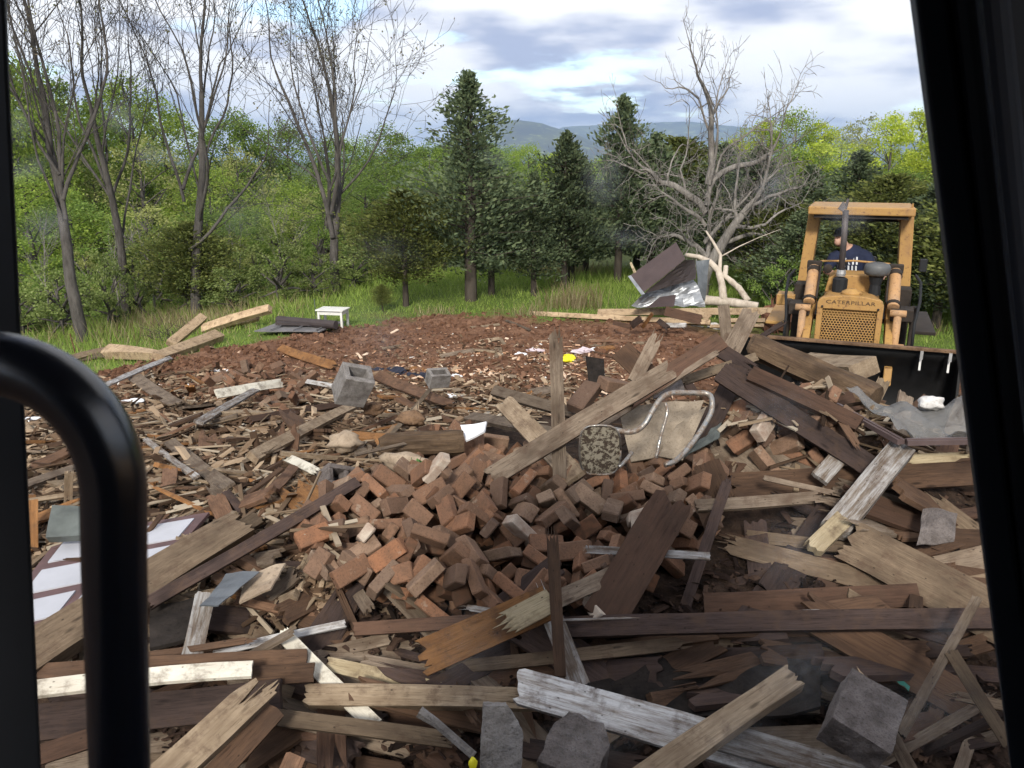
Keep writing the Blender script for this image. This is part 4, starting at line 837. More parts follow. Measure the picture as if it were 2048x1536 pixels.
# ---- scattered scraps: countable ones as things, the crumbs as stuff
SCRAP = [board_mesh(1, w_, t_, e, 300 + i, 'wood_tan') for i, (w_, t_, e) in enumerate([(.10, .05, 'rr'), (.16, .05, 'sr'), (.22, .06, 'rr'), (.30, .07, 'sr'), (.07, .04, 'ss'), (.14, .10, 'cr'), (.42, .06, 'rs')])]
SCRAPM = {}
def scrap_mesh(i, mat):
    if (i, mat) not in SCRAPM:
        me = SCRAP[i].copy(); me.materials.clear(); me.materials.append(M[mat]); SCRAPM[i, mat] = me
    return SCRAPM[i, mat]
def scatter(poly, n, Lr, mats, name, label, group, seed, lift=(.0, .1), tilt=.25, kinds=range(7), aim=None):
    rg = random.Random(seed)
    for i in range(n):
        px, py = rpoly(poly, rg); p = P(px, py, rg.uniform(*lift)); L = rg.uniform(*Lr)
        nn = (normal(p.x, p.y) + Vector((rg.gauss(0, tilt), rg.gauss(0, tilt), 0))).normalized(); a = rg.uniform(0, 6.28) if aim is None or rg.random() < .25 else rg.gauss(0, aim)
        ax = Vector((math.cos(a), math.sin(a), 0)); ax = (ax - nn * ax.dot(nn)).normalized(); wd = nn.cross(ax)
        mname = rg.choice(mats); o = bpy.data.objects.new(name, scrap_mesh(rg.choice(list(kinds)), mname)); col.objects.link(o)
        th = rg.uniform(.7, 1.2); mt = Matrix((ax * L, wd * min(L, .7) * th, nn * min(L, .5) * th)).transposed().to_4x4(); mt.translation = p; o.matrix_world = mt; tag(o, ('long ' if L > lerp(Lr[0], Lr[1], .6) else 'short ') + HUE[mname] + ' ' + label, 'wood scrap', group)
HUE = {'wood_tan': 'tan', 'wood_grey': 'grey brown', 'wood_brick_dust': 'brick dusted', 'wood_brown': 'dark brown', 'wood_orange': 'orange brown', 'wood_dark': 'blackish', 'wood_maroon': 'maroon', 'wood_cream': 'cream', 'wood_umber_shade': 'umber'}
EARTHY = ['wood_tan', 'wood_grey', 'wood_brick_dust', 'wood_brick_dust', 'wood_brown', 'wood_tan', 'wood_orange']
scatter(POLY_SLOPE, 185, (.16, .62), EARTHY, 'wood_scrap', 'broken wood scrap strewn over the left slope of the rubble', 'scraps on the left slope', 1)
scatter(POLY_LEFTLOW, 46, (.14, .5), EARTHY + ['wood_dark'], 'wood_scrap', 'broken wood scrap on the near left slope behind the slanting timbers', 'scraps on the near left', 2)
scatter(POLY_FRONT, 150, (.4, 1.5), ['wood_dark', 'wood_brown', 'wood_dark', 'wood_maroon', 'wood_grey', 'wood_dark', 'wood_brown', 'wood_umber_shade'], 'board_end', 'broken board end in the shaded gaps of the front heap', 'scraps in the front heap', 3, (-.06, .07), .3, (0, 1, 2, 2, 4, 5, 3), .5)  # mostly dark woods: shade of the front heap put into their colour
scatter([(1380, 740), (1960, 790), (1980, 960), (1480, 950), (1200, 820)], 62, (.3, .9), ['wood_dark', 'wood_brown', 'wood_maroon', 'wood_grey'], 'board_end', 'broken board end in the heap before the loader', 'scraps before the loader', 4, (-.06, .1), .4)

def crumbs(name, label, mat, n, region, size, seed, elong=(1.5, 5), lift=.01, flat_=.35):
    rg = random.Random(seed); b = MB()
    for i in range(n):
        if callable(region): x, y = region(rg)
        else:
            px, py = rpoly(region, rg); p = P(px, py); x, y = p.x, p.y
        if noise.noise((x * 1.9, y * 1.9, seed)) + .35 * noise.noise((x * 6, y * 6, seed)) < rg.uniform(-.55, .25): continue
        z = H(x, y) + fine(x, y) + lift * rg.random(); s = min(size[1] * 1.4, size[0] + rg.expovariate(2.2 / (size[1] - size[0]))); e = rg.uniform(*elong); a = rg.uniform(0, 6.28)
        rot = Matrix.Rotation(a, 3, 'Z') @ Matrix.Rotation(rg.gauss(0, .35), 3, 'X') @ Matrix.Rotation(rg.gauss(0, .35), 3, 'Y')
        b.box((x, y, z), (s * e, s, s * flat_), rot, taper=rg.uniform(.4, .9))
    return tag(b.build(name, mat), label, name.replace('_', ' '), kind='stuff')
crumbs('wood_chips', 'small wood chips and splinters covering the rubble', 'chips', 13000, POLY_SLOPE, (.012, .045), 11, (1.5, 7), .05)
crumbs('wood_litter', 'wood litter in the gaps of the near heap, darkened like their shade', 'shaded_litter', 6000, POLY_FRONT, (.010, .032), 12, (1.2, 4), .04)
crumbs('broken_chips', 'mixed brown chips on the near left slope', 'chips', 5000, POLY_LEFTLOW, (.012, .035), 13, (1.2, 5), .04)
crumbs('dirt_clods', 'red dirt clods on the torn ground', 'dirt_clod', 11000, lambda g_: (lambda x: (x, g_.uniform(9.5, border(x) + .15)))(g_.uniform(-7.5, 3.5)), (.015, .065), 14, (1, 1.6), .02, .8)
crumbs('plaster_bits', 'pale plaster and paper bits on the far dirt', 'white_bits', 520, lambda g_: (g_.gauss(.6, 1.5), min(15.8, g_.gauss(11.8, 1.6))), (.008, .03), 15, (1, 3), .03)
crumbs('orange_chips', 'orange and tan wood chips on the far dirt', 'pink_bits', 1500, lambda g_: (g_.gauss(-.2, 1.7), min(15.8, g_.gauss(12.2, 1.5))), (.008, .035), 16, (1.5, 5), .03)
crumbs('pale_bits', 'pale flakes among the wood chips of the left slope', 'white_bits', 600, POLY_SLOPE, (.008, .03), 17, (1, 4), .05)
crumbs('dirt_clods', 'torn red dirt clods right of the bucket', 'dirt_clod', 900, lambda g_: (g_.uniform(4.4, 7.5), g_.uniform(6.5, 12.5)), (.03, .10), 18, (1, 1.6), .03, .8)

crumbs('brown_chips', 'mixed brown wood chips on the far dirt', 'chips', 3500, lambda g_: (g_.gauss(-.6, 2.3), min(15.9, g_.gauss(11.6, 1.7))), (.010, .045), 19, (1.5, 6), .03)
scatter([(700, 690), (1300, 670), (1330, 760), (1000, 770), (700, 740)], 34, (.2, .6), EARTHY, 'wood_scrap', 'scrap lying on the far red dirt', 'scraps on the far dirt', 6, (.0, .04), .1)
sb_ = MB(); rg = random.Random(61)          # thin lath splinters too many and too thin to pick apart
for i in range(2000):
    zone = rg.choice([POLY_SLOPE, POLY_SLOPE, POLY_SLOPE, POLY_SLOPE, POLY_LEFTLOW, [(1200, 760), (1960, 790), (1980, 960), (1480, 950), (1150, 860)]])
    px, py = rpoly(zone, rg); p = P(px, py, rg.uniform(.0, .09)); L = rg.uniform(.12, .5); a = rg.uniform(0, 6.28); tl = rg.gauss(0, .28); d_ = Vector((math.cos(a) * math.cos(tl), math.sin(a) * math.cos(tl), math.sin(tl)))
    nn = normal(p.x, p.y); d_ = (d_ - nn * d_.dot(nn) * .8).normalized(); p.z = max(p.z, SURF(p.x, p.y)); q = d_.to_track_quat('X', 'Z').to_matrix() @ Matrix.Rotation(rg.gauss(0, .5), 3, 'X'); sb_.box(p, (L, rg.uniform(.008, .032), rg.uniform(.006, .016)), q)
leaf('splinters', [(.035, .024, .018), (.10, .064, .042), (.21, .15, .10), (.30, .22, .145), (.42, .36, .28)], 0.02)
tag(sb_.build('lath_splinters', 'splinters'), 'thin lath splinters strewn through the whole rubble', 'splinters', kind='stuff')
# ------------------------------------------------------------------ blocks, stones, sheets
def block(loc, rot, size, hollow, label, mat='concrete', name='cinder_block', chunk=None):
    L, W, Hh = size; b = MB(); o_ = []
    if not hollow: b.box((0, 0, 0), (L, W, Hh))
    else:        # shell with cores running through along z
        n = hollow; wall = .032 if n > 1 else .23 * W; xs_ = [-L / 2 + wall + k * (L - 2 * wall) / n for k in range(n + 1)]
        b.box((0, W / 2 - wall / 2, 0), (L, wall, Hh)); b.box((0, -W / 2 + wall / 2, 0), (L, wall, Hh))
        for k in range(n + 1):
            x = -L / 2 + wall / 2 + k * (L - wall) / n; b.box((x, 0, 0), (wall, W - 2 * wall, Hh - .004))
        b.box((0, 0, -Hh * .3), (L - 2 * wall, W - 2 * wall, .02))
    if chunk:      # broken outline, chipped edges
        b = MB(); b.prism([(x * L / 2, y * W / 2) for x, y in chunk], -Hh / 2, Hh / 2)
    ob = b.build(name, mat, bevel=.006)
    if not hollow or chunk:
        ob.modifiers.clear(); sb = ob.modifiers.new('sub', 'SUBSURF'); sb.subdivision_type = 'SIMPLE'; sb.levels = sb.render_levels = 5
        tx = bpy.data.textures.new('chips', 'CLOUDS'); tx.noise_scale = .05; dm = ob.modifiers.new('chip', 'DISPLACE'); dm.texture = tx; dm.strength = .022; dm.mid_level = .5; ob.modifiers.new('soft', 'SMOOTH').iterations = 2
    ob.location = loc; ob.rotation_euler = rot
    return tag(ob, label, 'concrete block')
block(Q(706, 770, 6.6), (R(30), R(16), R(28)), (.26, .22, .30), 1, 'large hollow concrete block standing tilted on the left slope')
block(Q(876, 756, 8.6), (R(22), R(4), R(28)), (.24, .16, .17), 1, 'small hollow concrete block on the far dirt')
block(Q(682, 962, 4.8), (R(48), R(22), R(36)), (.26, .15, .16), 2, 'half buried hollow block left of the brick heap', 'concrete_dark')
block(Q(1724, 1440, 2.72), (R(20), R(-14), R(54)), (.28, .23, .17), 0, 'grey concrete block with a teal mark at lower right', 'concrete_dark')
block(Q(1002, 1490, 2.6), (R(62), R(4), R(3)), (.155, .30, .08), 0, 'pale concrete slab standing at the bottom centre', 'concrete', 'concrete_slab', [(-1, -1), (1, -1), (1.05, .35), (.75, .62), (.35, .85), (.2, 1), (-.95, 1)])
block(Q(1150, 1512, 2.68), (R(24), R(10), R(-24)), (.22, .24, .20), 0, 'dark concrete block beside the pale slab at the bottom', 'concrete_dark', chunk=[(-1, -1), (1, -.9), (1.1, .5), (.6, 1.05), (-.7, .95), (-1.05, .3)])
tp = MB(); c0 = Q(1803, 1368, 2.62)
tp.add([c0 + Vector(v) for v in ((-.02, 0, .012), (.005, -.005, .016), (.03, -.008, -.006), (.024, -.012, -.024), (.008, -.008, -.004), (-.008, -.004, .0))], [(0, 1, 2, 3, 4, 5)])
tag(tp.build('tape_scrap', 'teal_tape'), 'teal tape scrap on the corner of the grey concrete block', 'tape')
def rock(px, py, y, r, rz, label, mat='rotten_log', seed=1, name='stone', cat='stone'):
    b = MB().blob((0, 0, 0), r, seed, .5, 18, 12); o = b.build(name, mat, smooth=True); o.location = Q(px, py, y); o.rotation_euler = (0, .1, rz); return tag(o, label, cat)
rock(690, 884, 5.9, (.13, .09, .08), .4, 'pinkish brown stone on the left slope', 'cardboard', 4)
rock(822, 838, 6.3, (.12, .08, .06), .2, 'brown stone below the small block', seed=5); rock(812, 925, 5.05, (.17, .07, .06), -.1, 'tan stone under the log chunk', 'cardboard', 6); rock(745, 818, 6.8, (.10, .07, .06), .5, 'brown clod right of the large hollow block', seed=7)
rock(400, 995, 4.9, (.10, .07, .06), .3, 'brown stone on the near left slope', seed=8); rock(1520, 838, 5.15, (.11, .08, .07), .3, 'pale lumpy stone above the bricks right of the chair', 'cardboard', 9); rock(1862, 806, 4.9, (.085, .06, .05), .2, 'white plaster lump on the window screen', 'plaster', 10, 'plaster_lump', 'plaster'); rock(1100, 1000, 4.6, (.06, .05, .05), .2, 'lumpy clod of mortar on the centre heap', 'cardboard', 12)
def log(name, label, A_, B_, r0, mat='wood_log', seed=1, n=22, m=26):
    """weathered round log along local X with ridges, cracks and a ragged left end"""
    L = (B_ - A_).length; b = MB(); v, fs = [], []
    for i in range(m + 1):
        f = i / m
        for k in range(n):
            a = 2 * math.pi * k / n; rd = r0 * (1 + .16 * noise.noise((k * 1.1 * math.cos(a) + seed, k * .9, f * 2.2)) + .12 * noise.noise((f * 3, seed, 2)) + .10 * noise.noise((math.cos(a) * 6, math.sin(a) * 6, f * 1.4 + seed))) * (.72 if i == 0 else .93 if i == m else 1)
            jag = (.35 * r0 * noise.noise((k * .9, seed, 8)) * 2) if i < 2 else 0; v.append((-L / 2 + L * f + jag, rd * math.cos(a), rd * math.sin(a)))
    for i in range(m):
        for k in range(n): p_, q_ = i * n + k, i * n + (k + 1) % n; fs.append((p_, p_ + n, q_ + n, q_))
    fs += [tuple(range(n)), tuple(m * n + k for k in range(n - 1, -1, -1))]; b.add(v, fs); o = b.build(name, mat)
    ax = (B_ - A_).normalized(); up = Vector((0, 0, 1)); up = (up - ax * up.dot(ax)).normalized(); mt = Matrix((ax, up.cross(ax), up)).transposed().to_4x4(); mt.translation = (A_ + B_) / 2; o.matrix_world = mt; return tag(o, label, 'log')
log('rotten_log', 'rotten round log sloping down before the loader bucket', Q(1506, 690, 6.3), Q(1750, 800, 5.45), .105)
log('log_chunk', 'rounded brown log chunk behind the brick heap', Q(762, 892, 5.3), Q(928, 884, 5.35), .085, seed=4, m=14)
def sheet(name, label, mat, pts, th=.006, cat='metal sheet', sub=4, crumple=.02, seed=1, parent=None):
    """quad of four world points, subdivided, crumpled and given thickness"""
    pts = [Vector(p) for p in pts]
    if parent is None:
        m0 = sum(pts, Vector()) / 4; k = min(allowed(m0.lerp(p, .75), .02) for p in pts); O_ = Vector((0, 0, CAMZ)); pts = [O_ + (p - O_) * k for p in pts]
    a, b_, c_, d_ = pts; n = sub; v = []; nr_ = (b_ - a).cross(d_ - a).normalized()
    for s_ in (0, 1):
        for j in range(n + 1):
            for i in range(n + 1):
                p = a.lerp(b_, i / n).lerp(d_.lerp(c_, i / n), j / n); v.append(p + nr_ * (crumple * noise.fractal(p * 3.1 + Vector((seed * 5, 0, 0)), 1, 2, 3) - s_ * th))
    q = (n + 1) ** 2; fs = []
    for j in range(n):
        for i in range(n): k = j * (n + 1) + i; fs.append((k, k + 1, k + n + 2, k + n + 1)); fs.append((q + k, q + k + n + 1, q + k + n + 2, q + k + 1))
    for i in range(n):
        for k0, k1 in ((i, i + 1), (n * (n + 1) + i + 1, n * (n + 1) + i), ((i + 1) * (n + 1), i * (n + 1)), (i * (n + 1) + n, (i + 1) * (n + 1) + n)): fs.append((k0, k0 + q, k1 + q, k1))
    m_ = MB(); m_.add(v, fs); o = m_.build(name, mat, parent)
    return tag(o, label, cat) if parent is None else o
SH_Y = 16.3
rf = empty('crumpled_roofing', P(1320, 600), 0, 'crumpled brown and silver sheet metal roofing before the dead tree', 'metal roofing')
def wsheet(nm, mat, pts, **k): o = sheet(nm, None, mat, [Vector(p) - rf.location for p in pts], parent=rf, **k); return o
wsheet('brown_sheet', 'roof_brown', [Q(1285, 587, 15.6), Q(1371, 518, 15.9), Q(1352, 484, 16.5), Q(1262, 550, 16.2)], crumple=.015, seed=2, sub=6)
wsheet('folded_sheet', 'roof_under', [Q(1287, 588, 15.62), Q(1392, 558, 16.2), Q(1390, 520, 16.4), Q(1371, 520, 15.93)], crumple=.03, seed=3, sub=6)
wsheet('silver_sheet', 'zinc', [Q(1262, 612, 15.9), Q(1412, 612, 16.0), Q(1388, 556, 16.35), Q(1300, 578, 16.2)], crumple=.14, seed=4, sub=14)
wsheet('grey_sheet', 'grey_flashing', [Q(1392, 522, 16.5), Q(1419, 519, 16.6), Q(1411, 600, 16.3), Q(1396, 585, 16.2)], crumple=.03, seed=5, sub=5)
wsheet('fallen_sheet', 'roof_brown', [Q(1290, 616, 15.5), Q(1348, 612, 15.5), Q(1352, 590, 15.9), Q(1320, 594, 15.9)], crumple=.02, seed=6, sub=4)
wsheet('bent_edge', 'zinc', [Q(1256, 553, 16.1), Q(1262, 551, 16.1), Q(1290, 588, 15.55), Q(1283, 590, 15.55)], crumple=.005, seed=7, sub=4)
wsheet('torn_strip', 'wood_splinter', [Q(1268, 548, 16.2), Q(1273, 544, 16.2), Q(1263, 524, 16.25), Q(1259, 526, 16.25)], crumple=.005, sub=2)
rp = sheet('roof_panel', 'flat grey roof panel lying in the grass beside the table', 'zinc_dull', [P(508, 662, .13), P(640, 662, .13), P(690, 642, .16), P(556, 644, .16)], crumple=.01, th=.02)
for k in range(3): MB().tube([P(540 + 46 * k, 660, .155), P(584 + 42 * k, 643, .18)], .012, 5).build('seam', 'zinc_dull', rp)
b = MB(); b.tube([P(556, 640, .22), P(672, 650, .22)], .085, 12); b.box((P(556, 640, .22) + P(672, 650, .22)) / 2 + Vector((0, -.03, -.02)), (1.2, .16, .05), Matrix.Rotation(-.12, 3, 'Z'))
tag(b.build('rolled_flashing', 'roof_under', smooth=False), 'dark rolled roof ridge lying before the white table', 'roof ridge')
# white table
tl = P(668, 657); tb = empty('table', tl, R(-10), 'small white wooden table standing in the grass', 'table'); tw_, td_, th_ = .58, .42, .40
MB().box((0, 0, th_), (tw_, td_, .025)).build('tabletop', 'white_paint', tb, bevel=.004); MB().box((0, 0, th_ - .055), (tw_ - .08, td_ - .08, .075)).build('apron', 'white_paint', tb)
for sx in (-1, 1):
    for sy in (-1, 1): MB().box((sx * (tw_ / 2 - .05), sy * (td_ / 2 - .05), th_ / 2 - .06), (.042, .042, th_ + .1)).build('leg', 'white_paint', tb)
bs = MB().tube([P(636, 648) + Vector((0, -.1, 0)), P(636, 648) + Vector((-.02, -.1, .55))], .008, 5); tag(bs.build('blue_stake', 'green_metal'), 'thin bluish stake beside the white table', 'stake')
bs = MB().tube([P(152, 712), P(140, 668, .42)], .012, 5); tag(bs.build('metal_stake', 'rust_root'), 'thin rusty stake leaning in the grass at left', 'stake')
# lying dead trunk and limbs
dt = empty('fallen_trunk', P(1450, 618), 0, 'bleached dead trunk lying with two forked limbs behind the beams', 'log'); o0 = dt.location
def limb(nm, pp, rad, seed):
    pts = []; pp = [Vector(p) - o0 for p in pp]
    for i in range(len(pp) - 1):
        for k in range(4): pts.append(pp[i].lerp(pp[i + 1], k / 4) + Vector((0, 0, .012 * noise.noise((i * 3 + k, seed, 0)))))
    pts.append(pp[-1]); m_ = MB().tube(pts, [lerp(rad[0], rad[1], i / (len(pts) - 1)) * (1 + .18 * noise.noise((i * .9, seed, 4))) for i in range(len(pts))], 9); return m_.build(nm, 'wood_bleached', dt, smooth=True)
limb('trunk', [Q(1400, 600, 16.6), Q(1455, 604, 16.3), Q(1516, 612, 16.0)], (.11, .075), 1)
limb('limb', [Q(1372, 510, 17.2), Q(1398, 514, 17), Q(1420, 524, 16.8), Q(1437, 542, 16.7), Q(1444, 570, 16.5), Q(1447, 600, 16.35)], (.045, .085), 2)
limb('limb', [Q(1452, 532, 16.7), Q(1450, 552, 16.6), Q(1478, 576, 16.4), Q(1496, 602, 16.2)], (.05, .07), 3)
limb('limb', [Q(1439, 546, 16.7), Q(1441, 510, 16.9), Q(1425, 482, 17), Q(1412, 462, 17.2)], (.045, .018), 4)
limb('limb', [Q(1444, 512, 16.9), Q(1480, 492, 16.9), Q(1520, 474, 17), Q(1562, 458, 17.2)], (.014, .004), 5)
rt = MB(); rg = random.Random(4); c0 = P(1556, 640, .25)
for k in range(70):
    d_ = Vector((rg.gauss(0, 1), rg.gauss(0, .6), rg.gauss(0, .8) + .35)).normalized(); L = rg.uniform(.15, .5); rt.tube([c0, c0 + d_ * L * .6 + Vector((0, 0, .03)), c0 + d_ * L + Vector((rg.gauss(0, .06), 0, rg.gauss(0, .06)))], [.05, .025, .006], 4)
rt.blob(c0, (.34, .25, .28), 3, .6); tag(rt.build('root_ball', 'rust_root'), 'torn reddish root ball left of the loader', 'root ball')
br = MB(); c0 = P(345, 672, .05)
for k in range(90):
    d_ = Vector((rg.gauss(0, 1), rg.gauss(0, .7), abs(rg.gauss(0, .5)))).normalized(); s0 = c0 + Vector((rg.gauss(0, .25), rg.gauss(0, .2), 0)); br.tube([s0, s0 + d_ * rg.uniform(.2, .7)], [.008, .003], 3, cap=False)
tag(br.build('brush_pile', 'bark_dark'), 'dark brush pile behind the cut timbers in the grass', 'brush pile', kind='stuff')
# smaller sheets and rubbish
sheet('foam_scrap', 'white foam scrap at the top of the brick heap', 'white_plastic', [Q(930, 880, 5.35), Q(968, 862, 5.35), Q(972, 842, 5.5), Q(922, 852, 5.5)], th=.015, cat='foam', crumple=.02, sub=5)
sheet('black_plate', 'upright black plate behind the red bricks', 'plate_black', [Q(1178, 770, 6.0), Q(1211, 772, 6.0), Q(1208, 718, 6.05), Q(1172, 712, 6.05)], th=.03, cat='plate', crumple=.01)
b = MB()
for k in range(7): b.blob(P(1140 + 7 * rg.gauss(0, 1), 716 + 2.5 * rg.gauss(0, 1), .06), (.07, .05, .035), k, .6, 8, 6)
tag(b.build('yellow_bag', 'yellow_plastic'), 'crumpled bright yellow bag on the far dirt', 'bag')
for (px, py, mt, lb, r_) in [(1066, 700, 'cloth_pink', 'crumpled pale pink rag on the far dirt', .07), (1045, 708, 'white_plastic', 'crumpled white paper left of the pink rag', .06), (1165, 702, 'cloth_pink', 'whitish rag behind the yellow bag', .11), (1190, 700, 'white_plastic', 'white plastic wrap right of the yellow bag', .07), (914, 752, 'white_plastic', 'crumpled white plastic right of the small block', .06), (902, 792, 'white_plastic', 'white scrap below the small block', .05), (800, 742, 'cloth_blue', 'dark blue rag left of the small block', .12), (838, 752, 'cloth_blue', 'dark cloth scrap beside the blue rag', .09), (440, 742, 'white_plastic', 'white rounded plastic piece on the left slope', .06), (262, 802, 'white_plastic', 'white scrap on the slope behind the handle', .08), (1420, 652, 'plaster', 'pale plaster chunk before the long beams', .13), (60, 838, 'white_plastic', 'white scrap beside the left pillar', .05)]:
    b = MB(); c0 = P(px, py, .03)
    for k in range(4): b.blob(c0 + Vector((rg.gauss(0, r_), rg.gauss(0, r_ * .5), 0)), (r_, r_ * .7, r_ * .4), k + px, .9, 9, 6)
    tag(b.build('rag' if 'rag' in lb or 'cloth' in lb else 'rubbish_scrap', mt), lb, 'rag' if 'rag' in lb or 'cloth' in lb else 'scrap')
sheet('metal_flashing', 'bent grey metal flashing left of centre', 'grey_flashing', [Q(398, 1222, 3.25), Q(436, 1216, 3.3), Q(520, 1136, 3.6), Q(452, 1142, 3.65)], crumple=.05, seed=8, sub=6)
sheet('torn_board', 'torn tan cardboard piece right of the bent flashing', 'cardboard', [Q(478, 1206, 3.45), Q(540, 1176, 3.5), Q(572, 1128, 3.7), Q(500, 1150, 3.65)], th=.01, crumple=.04, seed=9, cat='cardboard')
sheet('torn_felt', 'torn grey felt sheet in the right of the heap', 'concrete_dark', [Q(1832, 1092, 3.95), Q(1905, 1088, 3.95), Q(1912, 1032, 4.1), Q(1846, 1018, 4.15)], th=.006, crumple=.09, seed=10, sub=8, cat='felt')
sheet('board_sheet', 'beige hardboard sheet hanging behind the chair frame', 'board_tan', [Q(1262, 925, 4.95), Q(1368, 905, 4.95), Q(1408, 798, 5.25), Q(1236, 812, 5.3)], th=.01, crumple=.04, seed=11, sub=6, cat='hardboard')
sheet('board_sheet', 'beige torn sheet inside the right loop of the chair', 'board_tan', [Q(1316, 912, 4.8), Q(1366, 920, 4.8), Q(1412, 815, 5.0), Q(1352, 852, 5.0)], th=.01, crumple=.03, seed=12, sub=5, cat='hardboard')
sheet('torn_felt', 'pale green grey torn sheet right of the chair', 'green_metal', [Q(1368, 916, 4.85), Q(1440, 880, 4.9), Q(1446, 845, 5.1), Q(1398, 860, 5.1)], th=.006, crumple=.06, seed=13, sub=6, cat='felt')
sheet('torn_felt', 'grey curled sheet above the chair frame', 'concrete_dark', [Q(1305, 795, 5.5), Q(1372, 780, 5.5), Q(1360, 750, 5.7), Q(1318, 760, 5.7)], th=.006, crumple=.08, seed=14, sub=6, cat='felt')
sheet('metal_box', 'grey green metal box side behind the grab handle', 'green_metal', [Q(92, 1076, 4.0), Q(166, 1070, 4.0), Q(166, 1012, 4.2), Q(104, 1010, 4.2)], th=.05, crumple=.01, cat='metal box')
sheet('dark_gap_sheet', 'dark sheet in the gap left of the bent flashing', 'plate_black', [Q(300, 1300, 3.2), Q(400, 1270, 3.3), Q(420, 1190, 3.6), Q(300, 1215, 3.5)], th=.02, crumple=.03, seed=15, cat='sheet')
sheet('dark_gap_sheet', 'large black sheet put in for the shade under the longest beam', 'plate_black', [Q(1160, 1440, 3.1), Q(1640, 1420, 3.1), Q(1640, 1290, 3.5), Q(1180, 1300, 3.5)], th=.02, crumple=.06, seed=16, sub=8, cat='sheet')  # black sheet stands in for the shaded void under the beam
b = MB().tube([Q(838, 1424, 2.7), Q(872, 1446, 2.68), Q(948, 1512, 2.6)], [.024, .018, .017], 7); tag(b.build('grey_bar', 'concrete'), 'grey bent bar sloping to the pale slab at the bottom', 'bar')
b = MB().blob(Q(946, 1528, 2.5), (.016, .014, .03), 2, .3); tag(b.build('plastic_bit', 'yellow_plastic', smooth=True), 'small yellow plastic bit at the bottom edge by the pale slab', 'plastic bit')
lf = MB()
for k in range(26): leafquad(lf, Q(830 + rg.gauss(0, 9), 938 + rg.gauss(0, 9), 4.9 + rg.uniform(-.05, .05)), .05, rg, 1.6)
tag(lf.build('green_sprig', 'leaf_green'), 'green leafy sprig on top of the brick heap', 'sprig')
# door with white panels
D00, D10, D11, D01 = Q(-40, 1290, 3.2), Q(262, 1215, 3.4), Q(420, 1030, 4.35), Q(120, 1080, 4.2)
kd = min(allowed(D00.lerp(D11, f), .03) for f in (.2, .4, .6, .8)); kd = min([kd] + [allowed(D10.lerp(D01, f), .03) for f in (.2, .4, .6, .8)]); D00, D10, D11, D01 = [Vector((0, 0, CAMZ)) + (p - Vector((0, 0, CAMZ))) * kd for p in (D00, D10, D11, D01)]
dr = empty('panel_door', (D00 + D11) / 2, 0, 'maroon door with white panels lying behind the grab handle', 'door'); dz = (D10 - D00).cross(D01 - D00).normalized()
if dz.z < 0: dz = -dz
def dpt(u, v, h): return D00.lerp(D10, u).lerp(D01.lerp(D11, u), v) + dz * h - dr.location
def dslab(nm, mat, u0, u1, v0, v1, h0, h1):
    m_ = MB().add([dpt(u, v, h) for h in (h0, h1) for u, v in ((u0, v0), (u1, v0), (u1, v1), (u0, v1))], [(3, 2, 1, 0), (4, 5, 6, 7), (0, 1, 5, 4), (1, 2, 6, 5), (2, 3, 7, 6), (3, 0, 4, 7)]); return m_.build(nm, mat, dr)
dslab('door_leaf', 'door_maroon', 0, 1, 0, 1, 0, .02)
for v0, v1 in ((.06, .28), (.36, .60), (.68, .93)):
    for u0, u1 in ((.07, .46), (.54, .93)): dslab('panel', 'door_panel', u0, u1, v0, v1, .012, .027)
# window screen: frame and torn mesh
sf = empty('window_screen', Q(1790, 880, 4.5), 0, 'window screen with a maroon frame and torn grey mesh at right', 'window screen'); s0 = sf.location
def rail(p0, p1, nm='frame_rail'): 
    a, b_ = Vector(p0) - s0, Vector(p1) - s0; m_ = MB(); d_ = (b_ - a); L = d_.length; q = d_.to_track_quat('X', 'Z').to_matrix(); m_.box((a + b_) / 2, (L, .05, .03), q); m_.box((a + b_) / 2 + Vector((0, 0, .016)), (L, .014, .012), q); m_.build(nm, 'screen_frame', sf)
C0 = Q(1802, 884, 4.45); rail(Q(1674, 812, 5.1), C0); rail(C0 + Vector((.03, 0, 0)), Q(2030, 880, 4.4))
sc_ = sheet('screen_cloth', None, 'screen_mesh', [v - s0 for v in (Q(1795, 866, 4.5), Q(2000, 864, 4.45), Q(1930, 800, 5.0), Q(1690, 792, 5.2))], th=.001, crumple=.16, seed=21, sub=22, parent=sf)
# chair of rusty tube
ch = empty('tube_chair', Q(1290, 900, 4.8), 0, 'upturned rusty chrome tube chair half buried in the heap', 'chair'); c0 = ch.location
def ctube(nm, pp, r_, mat='chrome_rusty'):
    pp = [Vector(Q(p[0], p[1], p[2] * .95)) - c0 for p in pp]; pts = []
    for i in range(len(pp) - 1):          # Catmull-Rom so the bends are round
        p_1, p0, p1, p2 = pp[max(0, i - 1)], pp[i], pp[i + 1], pp[min(len(pp) - 1, i + 2)]
        for k in range(5):
            t_ = k / 5; pts.append(.5 * ((2 * p0) + (p1 - p_1) * t_ + (2 * p_1 - 5 * p0 + 4 * p1 - p2) * t_ ** 2 + (3 * p0 - p_1 - 3 * p1 + p2) * t_ ** 3))
    pts.append(pp[-1]); return MB().tube(pts, r_, 10).build(nm, mat, ch, smooth=True)
ctube('frame_tube', [(1173, 853, 4.85), (1220, 858, 4.8), (1262, 864, 4.75), (1288, 850, 4.75), (1306, 820, 4.8), (1322, 797, 4.85), (1344, 786, 4.9), (1390, 786, 4.95), (1416, 788, 4.95), (1424, 802, 4.9), (1420, 830, 4.85), (1392, 876, 4.75), (1356, 918, 4.65), (1330, 930, 4.6)], .0165)
ctube('leg', [(1330, 806, 4.86), (1334, 826, 4.83), (1322, 870, 4.78), (1312, 916, 4.72)], .010)
ctube('leg', [(1238, 934, 4.7), (1252, 920, 4.75), (1264, 905, 4.8)], .012)
st = []; 
